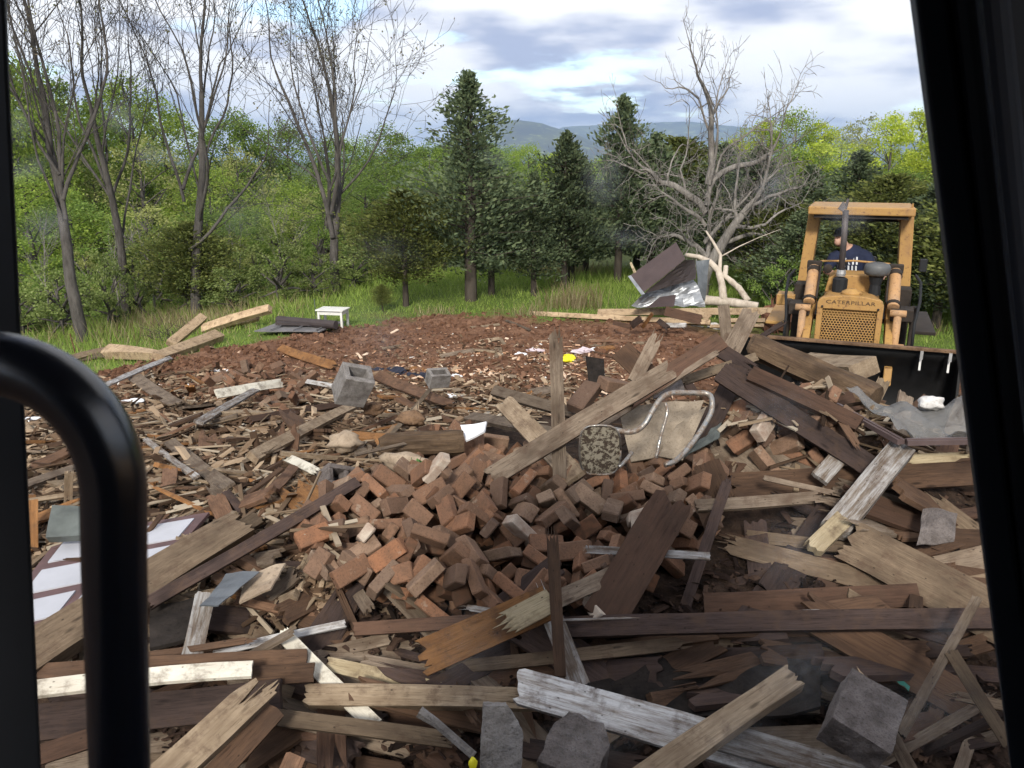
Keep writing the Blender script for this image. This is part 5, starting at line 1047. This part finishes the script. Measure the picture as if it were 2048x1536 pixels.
for k in range(20):
    a = 2 * math.pi * k / 20; sx = abs(math.cos(a)) ** .6 * (1 if math.cos(a) > 0 else -1); sy = abs(math.sin(a)) ** .6 * (1 if math.sin(a) > 0 else -1); st.append((sx * 40, sy * 48 - 2))
m_ = MB(); vs_ = [Q(1200 + x, 902 + y, 4.5 + .0012 * y) - c0 for x, y in st]; bk = [v + Vector((.004, .018, 0)) for v in vs_]; n = len(vs_)
m_.add(vs_ + bk, [tuple(range(n)), tuple(range(2 * n - 1, n - 1, -1))] + [(i, n + i, n + (i + 1) % n, (i + 1) % n) for i in range(n)]); m_.build('backrest', 'seat_worn', ch)
rim = [Q(1200 + x * 1.03, 902 + y * 1.03, 4.495 + .0012 * y) - c0 for x, y in st]; MB().tube(rim + rim[:1], .006, 6).build('backrest_rim', 'chrome_rusty', ch, smooth=True)

# ------------------------------------------------------------------ track loader
ld = empty('track_loader', (3.93, 9.2, 0), R(-23), 'old yellow track loader with a canopy facing the rubble', 'loader')
def part(nm, mb, mat, par=ld, **k): return mb.build(nm, mat, par, **k)
XZ = Matrix(((1, 0, 0, 0), (0, 0, 1, 0), (0, 1, 0, 0), (0, 0, 0, 1)))          # (a, b, h) -> x = a, y = h, z = b
def rrect(w_, z0, z1, r, n=4, crown=0.0):
    pts = []
    for cx, cz, a0 in ((w_ / 2 - r, z0 + .001, -90), (w_ / 2 - r, z1 - r, 0), (-w_ / 2 + r, z1 - r, 90)):
        if cz < z0 + .01: pts += [(w_ / 2, z0)]; continue
        pts += [(cx + r * math.cos(R(a0 + 90 * k / n)), cz + r * math.sin(R(a0 + 90 * k / n)) + crown * (1 - ((cx + r * math.cos(R(a0 + 90 * k / n))) / (w_ / 2)) ** 2)) for k in range(n + 1)]
    pts += [(-w_ / 2, z0)]; return pts
part('hood', MB().prism(rrect(.64, .8, 1.76, .10, 5, .03), .06, 1.15, XZ), 'cat_yellow', bevel=.01)
gf_ = MB()                               # radiator guard: frame round the opening
Wg, z0g, z1g, wi, zi0, zi1 = .71, .60, 1.80, .585, .62, 1.635
gf_.box((-(Wg + wi) / 4, .0, (z0g + z1g) / 2 - .05), ((Wg - wi) / 2, .12, z1g - z0g - .1)); gf_.box(((Wg + wi) / 4, .0, (z0g + z1g) / 2 - .05), ((Wg - wi) / 2, .12, z1g - z0g - .1))
gf_.prism([(-Wg / 2, zi1), (Wg / 2, zi1), (Wg / 2, 1.70), (Wg / 2 - .015, 1.74), (Wg / 2 - .05, 1.765), (.17, 1.79), (0, 1.80), (-.17, 1.79), (-Wg / 2 + .05, 1.765), (-Wg / 2 + .015, 1.74), (-Wg / 2, 1.70)], -.062, .06, XZ)
rg_ = part('radiator_guard', gf_, 'cat_yellow', bevel=.008)
hx = MB(); ps = .033; nr2, nc = int((zi1 - zi0) / (ps * .866)), int(wi / ps) + 1; hr = .0136
for j in range(nr2 + 1):
    for i in range(nc):
        cx, cz = -wi / 2 + (i + .5 * (j % 2)) * ps, zi1 - ps * .5 - j * ps * .866
        ring = [(hr * math.cos(R(60 * k + 30)), hr * math.sin(R(60 * k + 30))) for k in range(6)]; outr = [(ps / 1.732 * math.cos(R(60 * k + 30)), ps / 1.732 * math.sin(R(60 * k + 30))) for k in range(6)]
        hx.add([(cx + x, -.03, cz + z) for x, z in outr] + [(cx + x, -.03, cz + z) for x, z in ring] + [(cx + x, -.018, cz + z) for x, z in ring], [(k, (k + 1) % 6, 6 + (k + 1) % 6, 6 + k) for k in range(6)] + [(6 + k, 6 + (k + 1) % 6, 12 + (k + 1) % 6, 12 + k) for k in range(6)])
part('grille_screen', hx, 'cat_yellow'); part('radiator_core', MB().box((0, .03, 1.06), (.60, .02, .92)), 'machine_dark')
for sx in (-1, 1): part('guard_bolt', MB().lathe((sx * .30, -.064, 1.66), [(.014, 0), (.014, .012), (.008, .016)], 8, 'y'), 'machine_dark', rg_)
fc = bpy.data.curves.new('lettering', 'FONT'); fc.body = 'CATERPILLAR'; fc.size = .073; fc.align_x = 'CENTER'; fc.extrude = .002; fc.space_character = 1.08
to = bpy.data.objects.new('lettering_source', fc); col.objects.link(to); dg = bpy.context.evaluated_depsgraph_get(); tme = bpy.data.meshes.new_from_object(to.evaluated_get(dg)); bpy.data.objects.remove(to)
tme.materials.clear(); tme.materials.append(M['letter_brown']); lt = bpy.data.objects.new('lettering', tme); col.objects.link(lt); lt.parent = rg_; lt.location = (0, -.0645, 1.70); lt.rotation_euler = (R(90), 0, 0); lt.scale = (1.12, .80, 1)
part('hood_cowl', MB().prism([(-.31, 1.74), (.31, 1.74), (.28, 1.91), (.21, 1.96), (-.21, 1.96), (-.28, 1.91)], .55, 1.05, XZ), 'cat_yellow', bevel=.015)
part('radiator_cap', MB().lathe((0, .12, 1.79), [(.12, 0), (.11, .035), (.06, .06), (.05, .07)], 14), 'cat_yellow', smooth=True)
stk = part('exhaust_stack', MB().tube([(-.14, .38, 2.02), (-.15, .38, 2.4), (-.165, .36, 2.74)], .036, 12), 'stack_metal', smooth=True)
part('stack_base', MB().lathe((-.14, .38, 1.76), [(.085, 0), (.085, .17), (.06, .19)], 12), 'black_rubber', stk); part('stack_clamp', MB().lathe((-.14, .38, 1.965), [(.05, 0), (.055, .03), (.05, .075)], 12), 'bare_steel', stk)
part('rain_cap', MB().box((-.20, .34, 2.78), (.07, .012, .10), Matrix.Rotation(R(30), 3, 'Y') @ Matrix.Rotation(R(-25), 3, 'X')).box((-.16, .36, 2.81), (.03, .04, .12), Matrix.Rotation(R(8), 3, 'Y')), 'stack_metal', stk)
pc = part('air_precleaner', MB().lathe((.25, .40, 1.98), [(.08, 0), (.135, .025), (.145, .06), (.145, .11), (.13, .145), (.06, .165)], 18), 'precleaner', smooth=True); part('precleaner_stem', MB().lathe((.25, .40, 1.76), [(.07, 0), (.06, .12), (.085, .22)], 12), 'black_rubber', pc)
part('handrail', MB().tube([(-.46, .95, 1.80), (-.46, .95, 1.98), (-.40, .95, 2.07), (0, .95, 2.09), (.40, .95, 2.07), (.46, .95, 1.98), (.46, .95, 1.80)], .013, 7), 'cat_yellow', smooth=True)
cn = part('canopy', MB().box((0, 1.55, 2.70), (1.22, 1.30, .10)), 'cat_yellow', bevel=.015)
part('canopy_underframe', MB().box((0, 1.45, 2.63), (1.08, 1.0, .04)).box((0, 1.80, 2.57), (1.1, .14, .09)), 'machine_dark', cn)
for sx in (-1, 1):
    ps_ = MB().add([(sx * (.60 + a) + dx, y, z) for z, a in ((1.35, .03), (2.645, -.055)) for dx, y in ((-.075, 1.28), (.075, 1.28), (.075, 1.72), (-.075, 1.72))], [(3, 2, 1, 0), (4, 5, 6, 7), (0, 1, 5, 4), (1, 2, 6, 5), (2, 3, 7, 6), (3, 0, 4, 7)])
    part('canopy_post', ps_, 'cat_yellow', bevel=.01)
    part('post_gusset', MB().prism([(0, 0), (sx * -.12, 0), (0, -.12)], 1.40, 1.46, Matrix.Translation((sx * .49, 0, 2.645)) @ XZ), 'cat_yellow', cn)
part('canopy_bolt', MB().tube([(.57, 1.0, 2.74), (.57, 1.0, 2.80)], .012, 6), 'cat_yellow', cn)
for sx in (-1, 1):
    part('lift_cylinder', MB().tube([(sx * .46, .15, 1.66), (sx * .46, .62, 2.02)], .068, 12), 'cat_faded', smooth=True, bevel=.01)
    part('cylinder_gland', MB().tube([(sx * .46, .55, 1.966), (sx * .46, .60, 2.005)], .078, 12), 'machine_dark', smooth=True); part('cylinder_gland', MB().tube([(sx * .46, .17, 1.675), (sx * .46, .20, 1.70)], .078, 12), 'machine_dark', smooth=True); part('cylinder_pipe', MB().tube([(sx * .38, .12, 1.72), (sx * .38, .58, 2.07)], .012, 6), 'machine_dark', smooth=True)
    part('headlamp', MB().lathe((sx * .30, .62, 2.02), [(.03, -.05), (.055, 0), (.055, .05), (.048, .055)], 12, 'y'), 'machine_dark', smooth=True)
    part('cylinder_head', MB().box((sx * .46, .68, 2.05), (.17, .12, .10)), 'machine_dark', bevel=.01)
    rod = part('tilt_cylinder', MB().tube([(sx * .51, -.10, .85), (sx * .51, -.05, 1.62)], .042, 12).tube([(sx * .51 - .085, -.06, 1.63), (sx * .51 + .085, -.06, 1.63)], .04, 10), 'cat_faded', smooth=True)
    part('pipe_clamp', MB().box((sx * .51 + .05, -.10, 1.25), (.10, .06, .07)), 'cat_faded', rod, bevel=.008)
    part('lift_arm', MB().prism([(-.95, 1.0), (-.9, 1.18), (-.3, 1.30), (.5, 1.66), (1.3, 1.75), (1.3, 1.55), (.6, 1.45), (-.2, 1.1)], sx * .44 - .04, sx * .44 + .04, Matrix(((0, 0, 1, 0), (1, 0, 0, 0), (0, 1, 0, 0), (0, 0, 0, 1)))), 'cat_yellow', bevel=.01)
    part('loader_tower', MB().box((sx * .60, .85, 1.30), (.14, .35, 1.0)), 'machine_dark', bevel=.01); part('linkage', MB().box((sx * .56, .25, 1.58), (.24, .3, .14)).box((sx * .70, .4, 1.4), (.06, .1, .5)), 'machine_dark', bevel=.01)
    part('hose', MB().tube([(sx * .70, .9, 1.95), (sx * .745, .6, 1.9), (sx * .74, .3, 1.72), (sx * .70, .1, 1.5), (sx * .70, .02, 1.2)], .018, 6), 'black_rubber', smooth=True)
    # track: shoes round two wheels, frame, sprocket
    tk = empty('track', (sx * .86, 0, 0)); tk.parent = ld; path = []; 
    for k in range(44):
        u = k / 44 * (2 * 2.0 + 2 * math.pi * .36)
        if u < 2.0: p = (u, .72, 0)
        elif u < 2.0 + math.pi * .36: a = (u - 2.0) / .36; p = (2.0 + .36 * math.sin(a), .36 + .36 * math.cos(a), a)
        elif u < 4.0 + math.pi * .36: p = (2.0 - (u - 2.0 - math.pi * .36), 0, math.pi)
        else: a = (u - 4.0 - math.pi * .36) / .36; p = (-.36 * math.sin(a), .36 - .36 * math.cos(a), math.pi + a)
        path.append(p)
    for y, z, a in path: o = MB().box((0, y + .25, z + .03), (.40, .115, .035), Matrix.Rotation(-a, 3, 'X')).box((0, y + .25 + .03 * math.sin(a), z + .03 + .03 * math.cos(a)), (.40, .02, .04), Matrix.Rotation(-a, 3, 'X')).build('track_shoe', 'machine_dark', tk)
    MB().box((0, 1.25, .39), (.22, 1.9, .22)).build('track_frame', 'machine_dark', tk); MB().lathe((-.05, .25, .39), [(.30, 0), (.30, .1)], 16, 'x').lathe((-.05, 2.25, .39), [(.31, 0), (.31, .1)], 16, 'x').build('track_wheel', 'machine_dark', tk)
    part('fender', MB().box((sx * .85, 1.35, 1.30), (.26, 1.5, .04)), 'cat_yellow' if sx < 0 else 'machine_dark', bevel=.008)
part('step_box', MB().box((-.76, .75, 1.60), (.22, .3, .14)), 'cat_yellow', bevel=.01); part('side_lamp', MB().box((.80, 1.4, 2.02), (.09, .08, .16)), 'black_rubber', bevel=.01)
part('engine_block', MB().box((0, .7, .75), (.8, 1.3, .5)), 'machine_dark'); part('operator_floor', MB().box((0, 1.5, 1.35), (1.3, 1.1, .06)), 'machine_dark')
seat = part('operator_seat', MB().box((.02, 1.62, 1.58), (.5, .45, .14)).box((.02, 1.86, 1.85), (.5, .12, .42)), 'seat_vinyl', bevel=.03)
for x in (-.22, -.12, .30): part('control_lever', MB().tube([(x, 1.1, 1.8), (x + .02, 1.2, 2.02)], .009, 6).blob((x + .02, 1.2, 2.03), .02), 'black_rubber', smooth=True)
# bucket
bk = empty('bucket', (0, -1.05, -.07)); bk.parent = ld; BW = 2.16
prof = [(.02, 1.50), (.16, 1.36), (.26, 1.15), (.30, .92), (.26, .72), (.14, .56), (-.05, .47), (-.55, .42)]
sh = MB(); vs_ = []
for off in (0, .03):
    for y, z in prof: vs_ += [(-BW / 2, y + off, z - off * .6), (BW / 2, y + off, z - off * .6)]
n = len(prof); fs = []
for i in range(n - 1): fs.append((2 * i, 2 * i + 1, 2 * i + 3, 2 * i + 2)); fs.append((2 * n + 2 * i, 2 * n + 2 * i + 2, 2 * n + 2 * i + 3, 2 * n + 2 * i + 1))
fs += [(0, 2 * n, 2 * n + 1, 1), (2 * n - 2, 2 * n - 1, 4 * n - 1, 4 * n - 2)]; sh.add(vs_, fs); sh.build('bucket_shell', 'bucket_shaded', bk, smooth=True)
YZ = Matrix(((0, 0, 1, 0), (1, 0, 0, 0), (0, 1, 0, 0), (0, 0, 0, 1)))
for sx in (-1, 1): MB().prism([(.05, 1.49)] + [(y + .02, z) for y, z in prof[1:-1]] + [(-.52, .44), (-.50, .52), (-.12, 1.05), (-.02, 1.45)], sx * BW / 2 - .012, sx * BW / 2 + .012, YZ).build('bucket_side', 'bucket_shaded', bk)
MB().box((0, .02, 1.515), (BW + .03, .075, .03)).build('top_edge', 'rotten_log', bk, bevel=.005)
MB().box((0, -.56, .42), (BW + .03, .10, .03)).build('cutting_edge', 'machine_dark', bk)
for x in (-.82, .72, .98): MB().box((x, -.025, 1.46), (.028, .02, .09)).box((x, .03, 1.36), (.02, .02, .14), Matrix.Rotation(R(-12), 3, 'X')).build('hook', 'bare_steel', bk)
for k in range(8): MB().box((-BW / 2 + .1 + k * (BW - .2) / 7, -.66, .42), (.06, .16, .035), taper=.7).build('tooth', 'machine_dark', bk)

# ------------------------------------------------------------------ operator
op = empty('person', (0, 0, 0), 0, 'seated operator in a dark cap and navy striped shirt on the loader', 'person')
op.matrix_world = Matrix.Translation((3.93, 9.2, 0)) @ Matrix.Rotation(R(-23), 4, 'Z')
S = Vector((-.02, 1.52, 0)); hd = Vector((-.20, 1.36, 2.33))
bd = MB()
bd.tube([(-.02, 1.58, 1.66), (-.03, 1.56, 1.85), (-.06, 1.50, 2.05), (-.08, 1.46, 2.16), (-.12, 1.43, 2.22)], [.15, .155, .18, .13, .06], 14)
bd.tube([(-.12, 1.43, 2.19), (-.17, 1.39, 2.27)], [.058, .052], 10)
bd.blob(hd, (.076, .092, .112), 0, 0, 16, 12); bd.blob(hd + Vector((-.035, -.06, -.045)), (.045, .05, .05), 0, 0, 10, 8)      # skull and jaw
bd.blob(hd + Vector((-.062, -.085, -.008)), (.016, .022, .024), 0, 0, 8, 6); bd.blob(hd + Vector((-.045, -.082, .028)), (.04, .02, .012), 0, 0, 8, 6); bd.blob(hd + Vector((.055, .02, -.005)), (.012, .022, .032), 0, 0, 8, 6); bd.blob(hd + Vector((-.052, -.088, -.052)), (.022, .012, .008), 0, 0, 8, 6)
def arm(sh_, el, wr, fdir):
    bd.tube([sh_, Vector(sh_).lerp(Vector(el), .5), el, Vector(el).lerp(Vector(wr), .4), wr], [.062, .054, .043, .045, .030], 10); w_ = Vector(wr); f = Vector(fdir).normalized(); s_ = f.cross(Vector((0, 0, 1))).normalized()
    bd.blob(w_ + f * .045, (.036, .042, .022), 0, 0, 10, 8)
    for k, l_ in enumerate((.06, .07, .066, .05)): b0 = w_ + f * .075 + s_ * (k - 1.5) * .02; bd.tube([b0, b0 + f * l_ * .6 + Vector((0, 0, -.008)), b0 + f * l_ * .8 + Vector((0, 0, -.035))], [.010, .009, .008], 6)
    b0 = w_ + f * .03 + s_ * -.03; bd.tube([b0, b0 + f * .03 - s_ * .025, b0 + f * .055 - s_ * .02 + Vector((0, 0, -.012))], [.011, .010, .008], 6)
arm((.10, 1.47, 2.12), (.24, 1.40, 1.93), (.32, 1.20, 1.90), (.1, -1, -.1)); arm((-.24, 1.46, 2.10), (-.34, 1.40, 1.88), (-.20, 1.20, 1.88), (.2, -1, 0))
for sx in (-1, 1): bd.tube([(sx * .09, 1.58, 1.68), (sx * .12, 1.36, 1.70), (sx * .13, 1.16, 1.69), (sx * .13, 1.12, 1.50), (sx * .13, 1.10, 1.40)], [.09, .08, .062, .055, .04], 10); bd.tube([(sx * .13, 1.12, 1.40), (sx * .14, .98, 1.40)], [.045, .035], 8)
body = bd.build('body', 'skin', op); rm = body.modifiers.new('remesh', 'REMESH'); rm.mode = 'VOXEL'; rm.voxel_size = .009; rm.use_smooth_shade = True; smo = body.modifiers.new('smooth', 'SMOOTH'); smo.iterations = 3
sm = MB(); sm.tube([(-.02, 1.58, 1.68), (-.03, 1.56, 1.85), (-.06, 1.50, 2.05), (-.08, 1.46, 2.16), (-.11, 1.44, 2.21)], [.165, .172, .198, .15, .075], 16)
for a, b_, c_ in (((.06, 1.48, 2.12), (.13, 1.46, 2.09), (.215, 1.415, 1.965)), ((-.20, 1.47, 2.10), (-.26, 1.45, 2.07), (-.325, 1.41, 1.93))): sm.tube([a, b_, c_], [.085, .082, .066], 12)
so = sm.build('shirt', 'shirt_navy', op); rm = so.modifiers.new('remesh', 'REMESH'); rm.mode = 'VOXEL'; rm.voxel_size = .012; rm.use_smooth_shade = True; smo = so.modifiers.new('smooth', 'SMOOTH'); smo.iterations = 4
pr = MB()                            # flag print: vertical stripes on the chest
for k in range(5):
    x = -.155 + k * .045
    for z0_, z1_ in ((1.90, 2.08),) if k < 2 else ((2.0, 2.10), (1.90, 1.985)):
        yy = lambda z: 1.325 + .12 * abs(z - 2.0) ** 1.0 + .9 * (x + .05) ** 2
        pr.add([(x - .011, yy(z0_) - .012, z0_), (x + .011, yy(z0_) - .012, z0_), (x + .003, yy(z1_) - .012, z1_), (x - .017, yy(z1_) - .012, z1_)], [(0, 1, 2, 3)])
pr.build('shirt_print', 'shirt_print', so)
so_s = MB()
for sx in (-1, 1): so_s.tube([(sx * .08, 1.60, 1.67), (sx * .12, 1.36, 1.705), (sx * .13, 1.15, 1.69), (sx * .13, 1.11, 1.50), (sx * .13, 1.10, 1.42)], [.105, .092, .075, .068, .06], 12)
so_s.build('trousers', 'jeans', op, smooth=True)
cp = MB().lathe(hd + Vector((0, 0, .035)), [(.088, 0), (.09, .03), (.078, .07), (.045, .095), (.01, .102)], 16); cp.add([hd + Vector(v) for v in ((-.09, -.03, .045), (-.10, -.13, .030), (-.055, -.155, .028), (.0, -.13, .035), (.02, -.075, .045), (-.04, -.05, .055))], [(0, 1, 2, 3, 4, 5)]).build('cap', 'cap_black', op)
gl = MB().blob((.325, 1.16, 1.90), (.05, .055, .035), 2, .2); gl.build('work_glove', 'glove_white', op, smooth=True)

# ------------------------------------------------------------------ the cab the view looks out from
cb = empty('excavator', (0, 0, 0), 0, 'black cab frame and grab handle of the excavator the view looks out of', 'excavator')
def slabq(nm, mat, pts, d, bevel=0, par=cb):
    a = [Vector(p) for p in pts]; m_ = MB().add(a + [p + Vector((math.copysign(1.0, p.x) * abs(p.x) / .7 * d * 1.02 if abs(p.x) > .3 else 0, d, 0)) for p in a], [(0, 1, 2, 3), (7, 6, 5, 4), (0, 4, 5, 1), (1, 5, 6, 2), (2, 6, 7, 3), (3, 7, 4, 0)]); return m_.build(nm, mat, par, bevel=bevel)
PY = .70
slabq('pillar', 'cab_dim_black', [(-.64, PY, 3.86), Q(-4, -330, PY), Q(92, 1720, PY), (-.64, PY, 2.5)], .09, .004)
slabq('pillar_seal', 'cab_seal', [(Q(1806, -250, PY)) + Vector((0, .005, 0)), Q(1872, -250, PY) + Vector((0, .005, 0)), Q(2112, 1720, PY) + Vector((0, .005, 0)), Q(2048, 1720, PY) + Vector((0, .005, 0))], .08, .004)
slabq('pillar', 'cab_dim_black', [Q(1868, -330, PY), (.70, PY, 3.86), (.70, PY, 2.5), Q(2106, 1720, PY)], .09, .01)
slabq('pillar_trim', 'cab_seal', [Q(1925, -330, PY - .05), Q(1990, -330, PY - .05), Q(2180, 1720, PY - .05), Q(2140, 1720, PY - .05)], .045, .012)
MB().box((0, -.06, 3.90), (1.44, 1.72, .08)).build('roof', 'cab_dim_black', cb); MB().box((0, -.06, 1.95), (1.44, 1.72, .08)).build('floor', 'cab_dim_black', cb); MB().box((0, -.90, 2.93), (1.40, .05, 1.85)).build('rear_wall', 'cab_dim_black', cb)
MB().box((0, .74, 2.2), (1.36, .06, .55)).build('front_panel', 'cab_dim_black', cb)
for sx in (-1, 1): MB().box((sx * .70, -.06, 2.3), (.05, 1.70, .65)).box((sx * .70, -.78, 3.2), (.05, .22, 1.35)).box((sx * .70, -.06, 3.8), (.05, 1.7, .12)).build('side_panel', 'cab_dim_black', cb)
MB().box((.55, -2.1, 2.35), (2.5, 2.3, 1.3)).build('engine_house', 'cat_yellow', cb, bevel=.05); MB().box((1.45, -.3, 2.15), (1.3, 2.0, 1.5)).build('shade_box', 'cat_yellow', cb, bevel=.05); MB().box((.3, -1.3, 1.35), (1.6, 1.6, .6)).build('turntable', 'machine_dark', cb)  # box right of the cab is unseen, added to shade the front heap
for sx in (-1, 1): MB().box((.3 + sx * 1.1, -1.6, .62), (.6, 3.4, .9)).build('track', 'machine_dark', cb, bevel=.3)
def hp(px, py, y=.40): return Q(px, py, y)
pts = [hp(-330, 752), hp(-180, 740), hp(-60, 730)]
for k in range(13):
    a = R(90 - 90 * k / 12); pts.append(hp(-30 + 258 * math.cos(a), 988 - 262 * math.sin(a)))
pts += [hp(229, 1120), hp(234, 1300), hp(240, 1540), hp(246, 1720)]
MB().tube(pts, .0168, 24).build('grab_handle', 'handle_black', cb, smooth=True)
t = NT('clear_glass'); tb_ = t.n('ShaderNodeBsdfTransparent'); tb_.inputs[0].default_value = (.97, .975, .97, 1); t.l(tb_.outputs[0], t.o.inputs[0])
ws = MB().box((0, .813, 3.17), (1.50, .006, 1.36)).build('windshield', 'clear_glass', cb)
for gname, gk in (('glass_smear', .09), ('glass_spot', .22)):
    t = NT(gname); uv = t.coord('Generated', rnd=False); gr = t.n('ShaderNodeTexGradient', gradient_type='SPHERICAL'); mpn = t.n('ShaderNodeMapping'); mpn.inputs['Location'].default_value = (-1, 0, -1); mpn.inputs['Scale'].default_value = (2, 0, 2); t.l(t.n('ShaderNodeTexCoord').outputs['Generated'], mpn.inputs[0]); t.l(mpn.outputs[0], gr.inputs[0])
    f = t.math('MULTIPLY', t.math('POWER', gr.outputs[1], 1.2), t.ramp(t.noise(t.coord('Object', (60, 60, 60)), 1.2, 4, .6), (.3, .15), (.75, 1.))); 
    d_ = t.n('ShaderNodeBsdfTranslucent'); d_.inputs[0].default_value = (.75, .77, .8, 1); tr = t.n('ShaderNodeBsdfTransparent'); ms = t.n('ShaderNodeMixShader'); t.l(t.math('MULTIPLY', f, t.math('ADD', t.math('MULTIPLY', t.rand(), gk), gk)), ms.inputs[0]); t.l(tr.outputs[0], ms.inputs[1]); t.l(d_.outputs[0], ms.inputs[2]); t.l(ms.outputs[0], t.o.inputs[0])
for (px, py, w_, h_, a) in [(36, 252, 34, 46, 0), (340, 312, 70, 20, 20), (300, 310, 40, 22, 10), (50, 340, 70, 30, -15), (988, 316, 46, 22, 24), (1210, 360, 55, 60, 0), (1250, 475, 80, 30, 10), (770, 500, 100, 46, 8), (480, 430, 80, 55, 0), (240, 235, 50, 36, 0), (1470, 340, 60, 90, 0), (1550, 370, 40, 60, 30), (1690, 430, 70, 40, 20), (1680, 290, 60, 50, 0), (760, 670, 120, 80, 0), (1890, 1260, 60, 60, 0), (1600, 1340, 160, 130, 20), (1480, 1480, 120, 90, 0), (925, 1300, 130, 150, 0), (1180, 1480, 150, 90, 0), (1860, 1420, 150, 130, 0), (1560, 820, 90, 70, 0), (1590, 1100, 110, 120, 0), (90, 450, 70, 40, -20)]:
    c_ = Q(px, py, .80); sz = .80 / FPX * 1.0; m_ = MB(); ca_, sa = math.cos(R(a)), math.sin(R(a))
    m_.add([(x * w_ * sz, 0, z * h_ * sz) for x, z in ((-1, -1), (1, -1), (1, 1), (-1, 1))], [(0, 1, 2, 3)]); o = m_.build('smear', 'glass_spot' if max(w_, h_) <= 72 and py < 520 else 'glass_smear', ws); o.location = c_; o.rotation_euler = (0, R(a), 0)
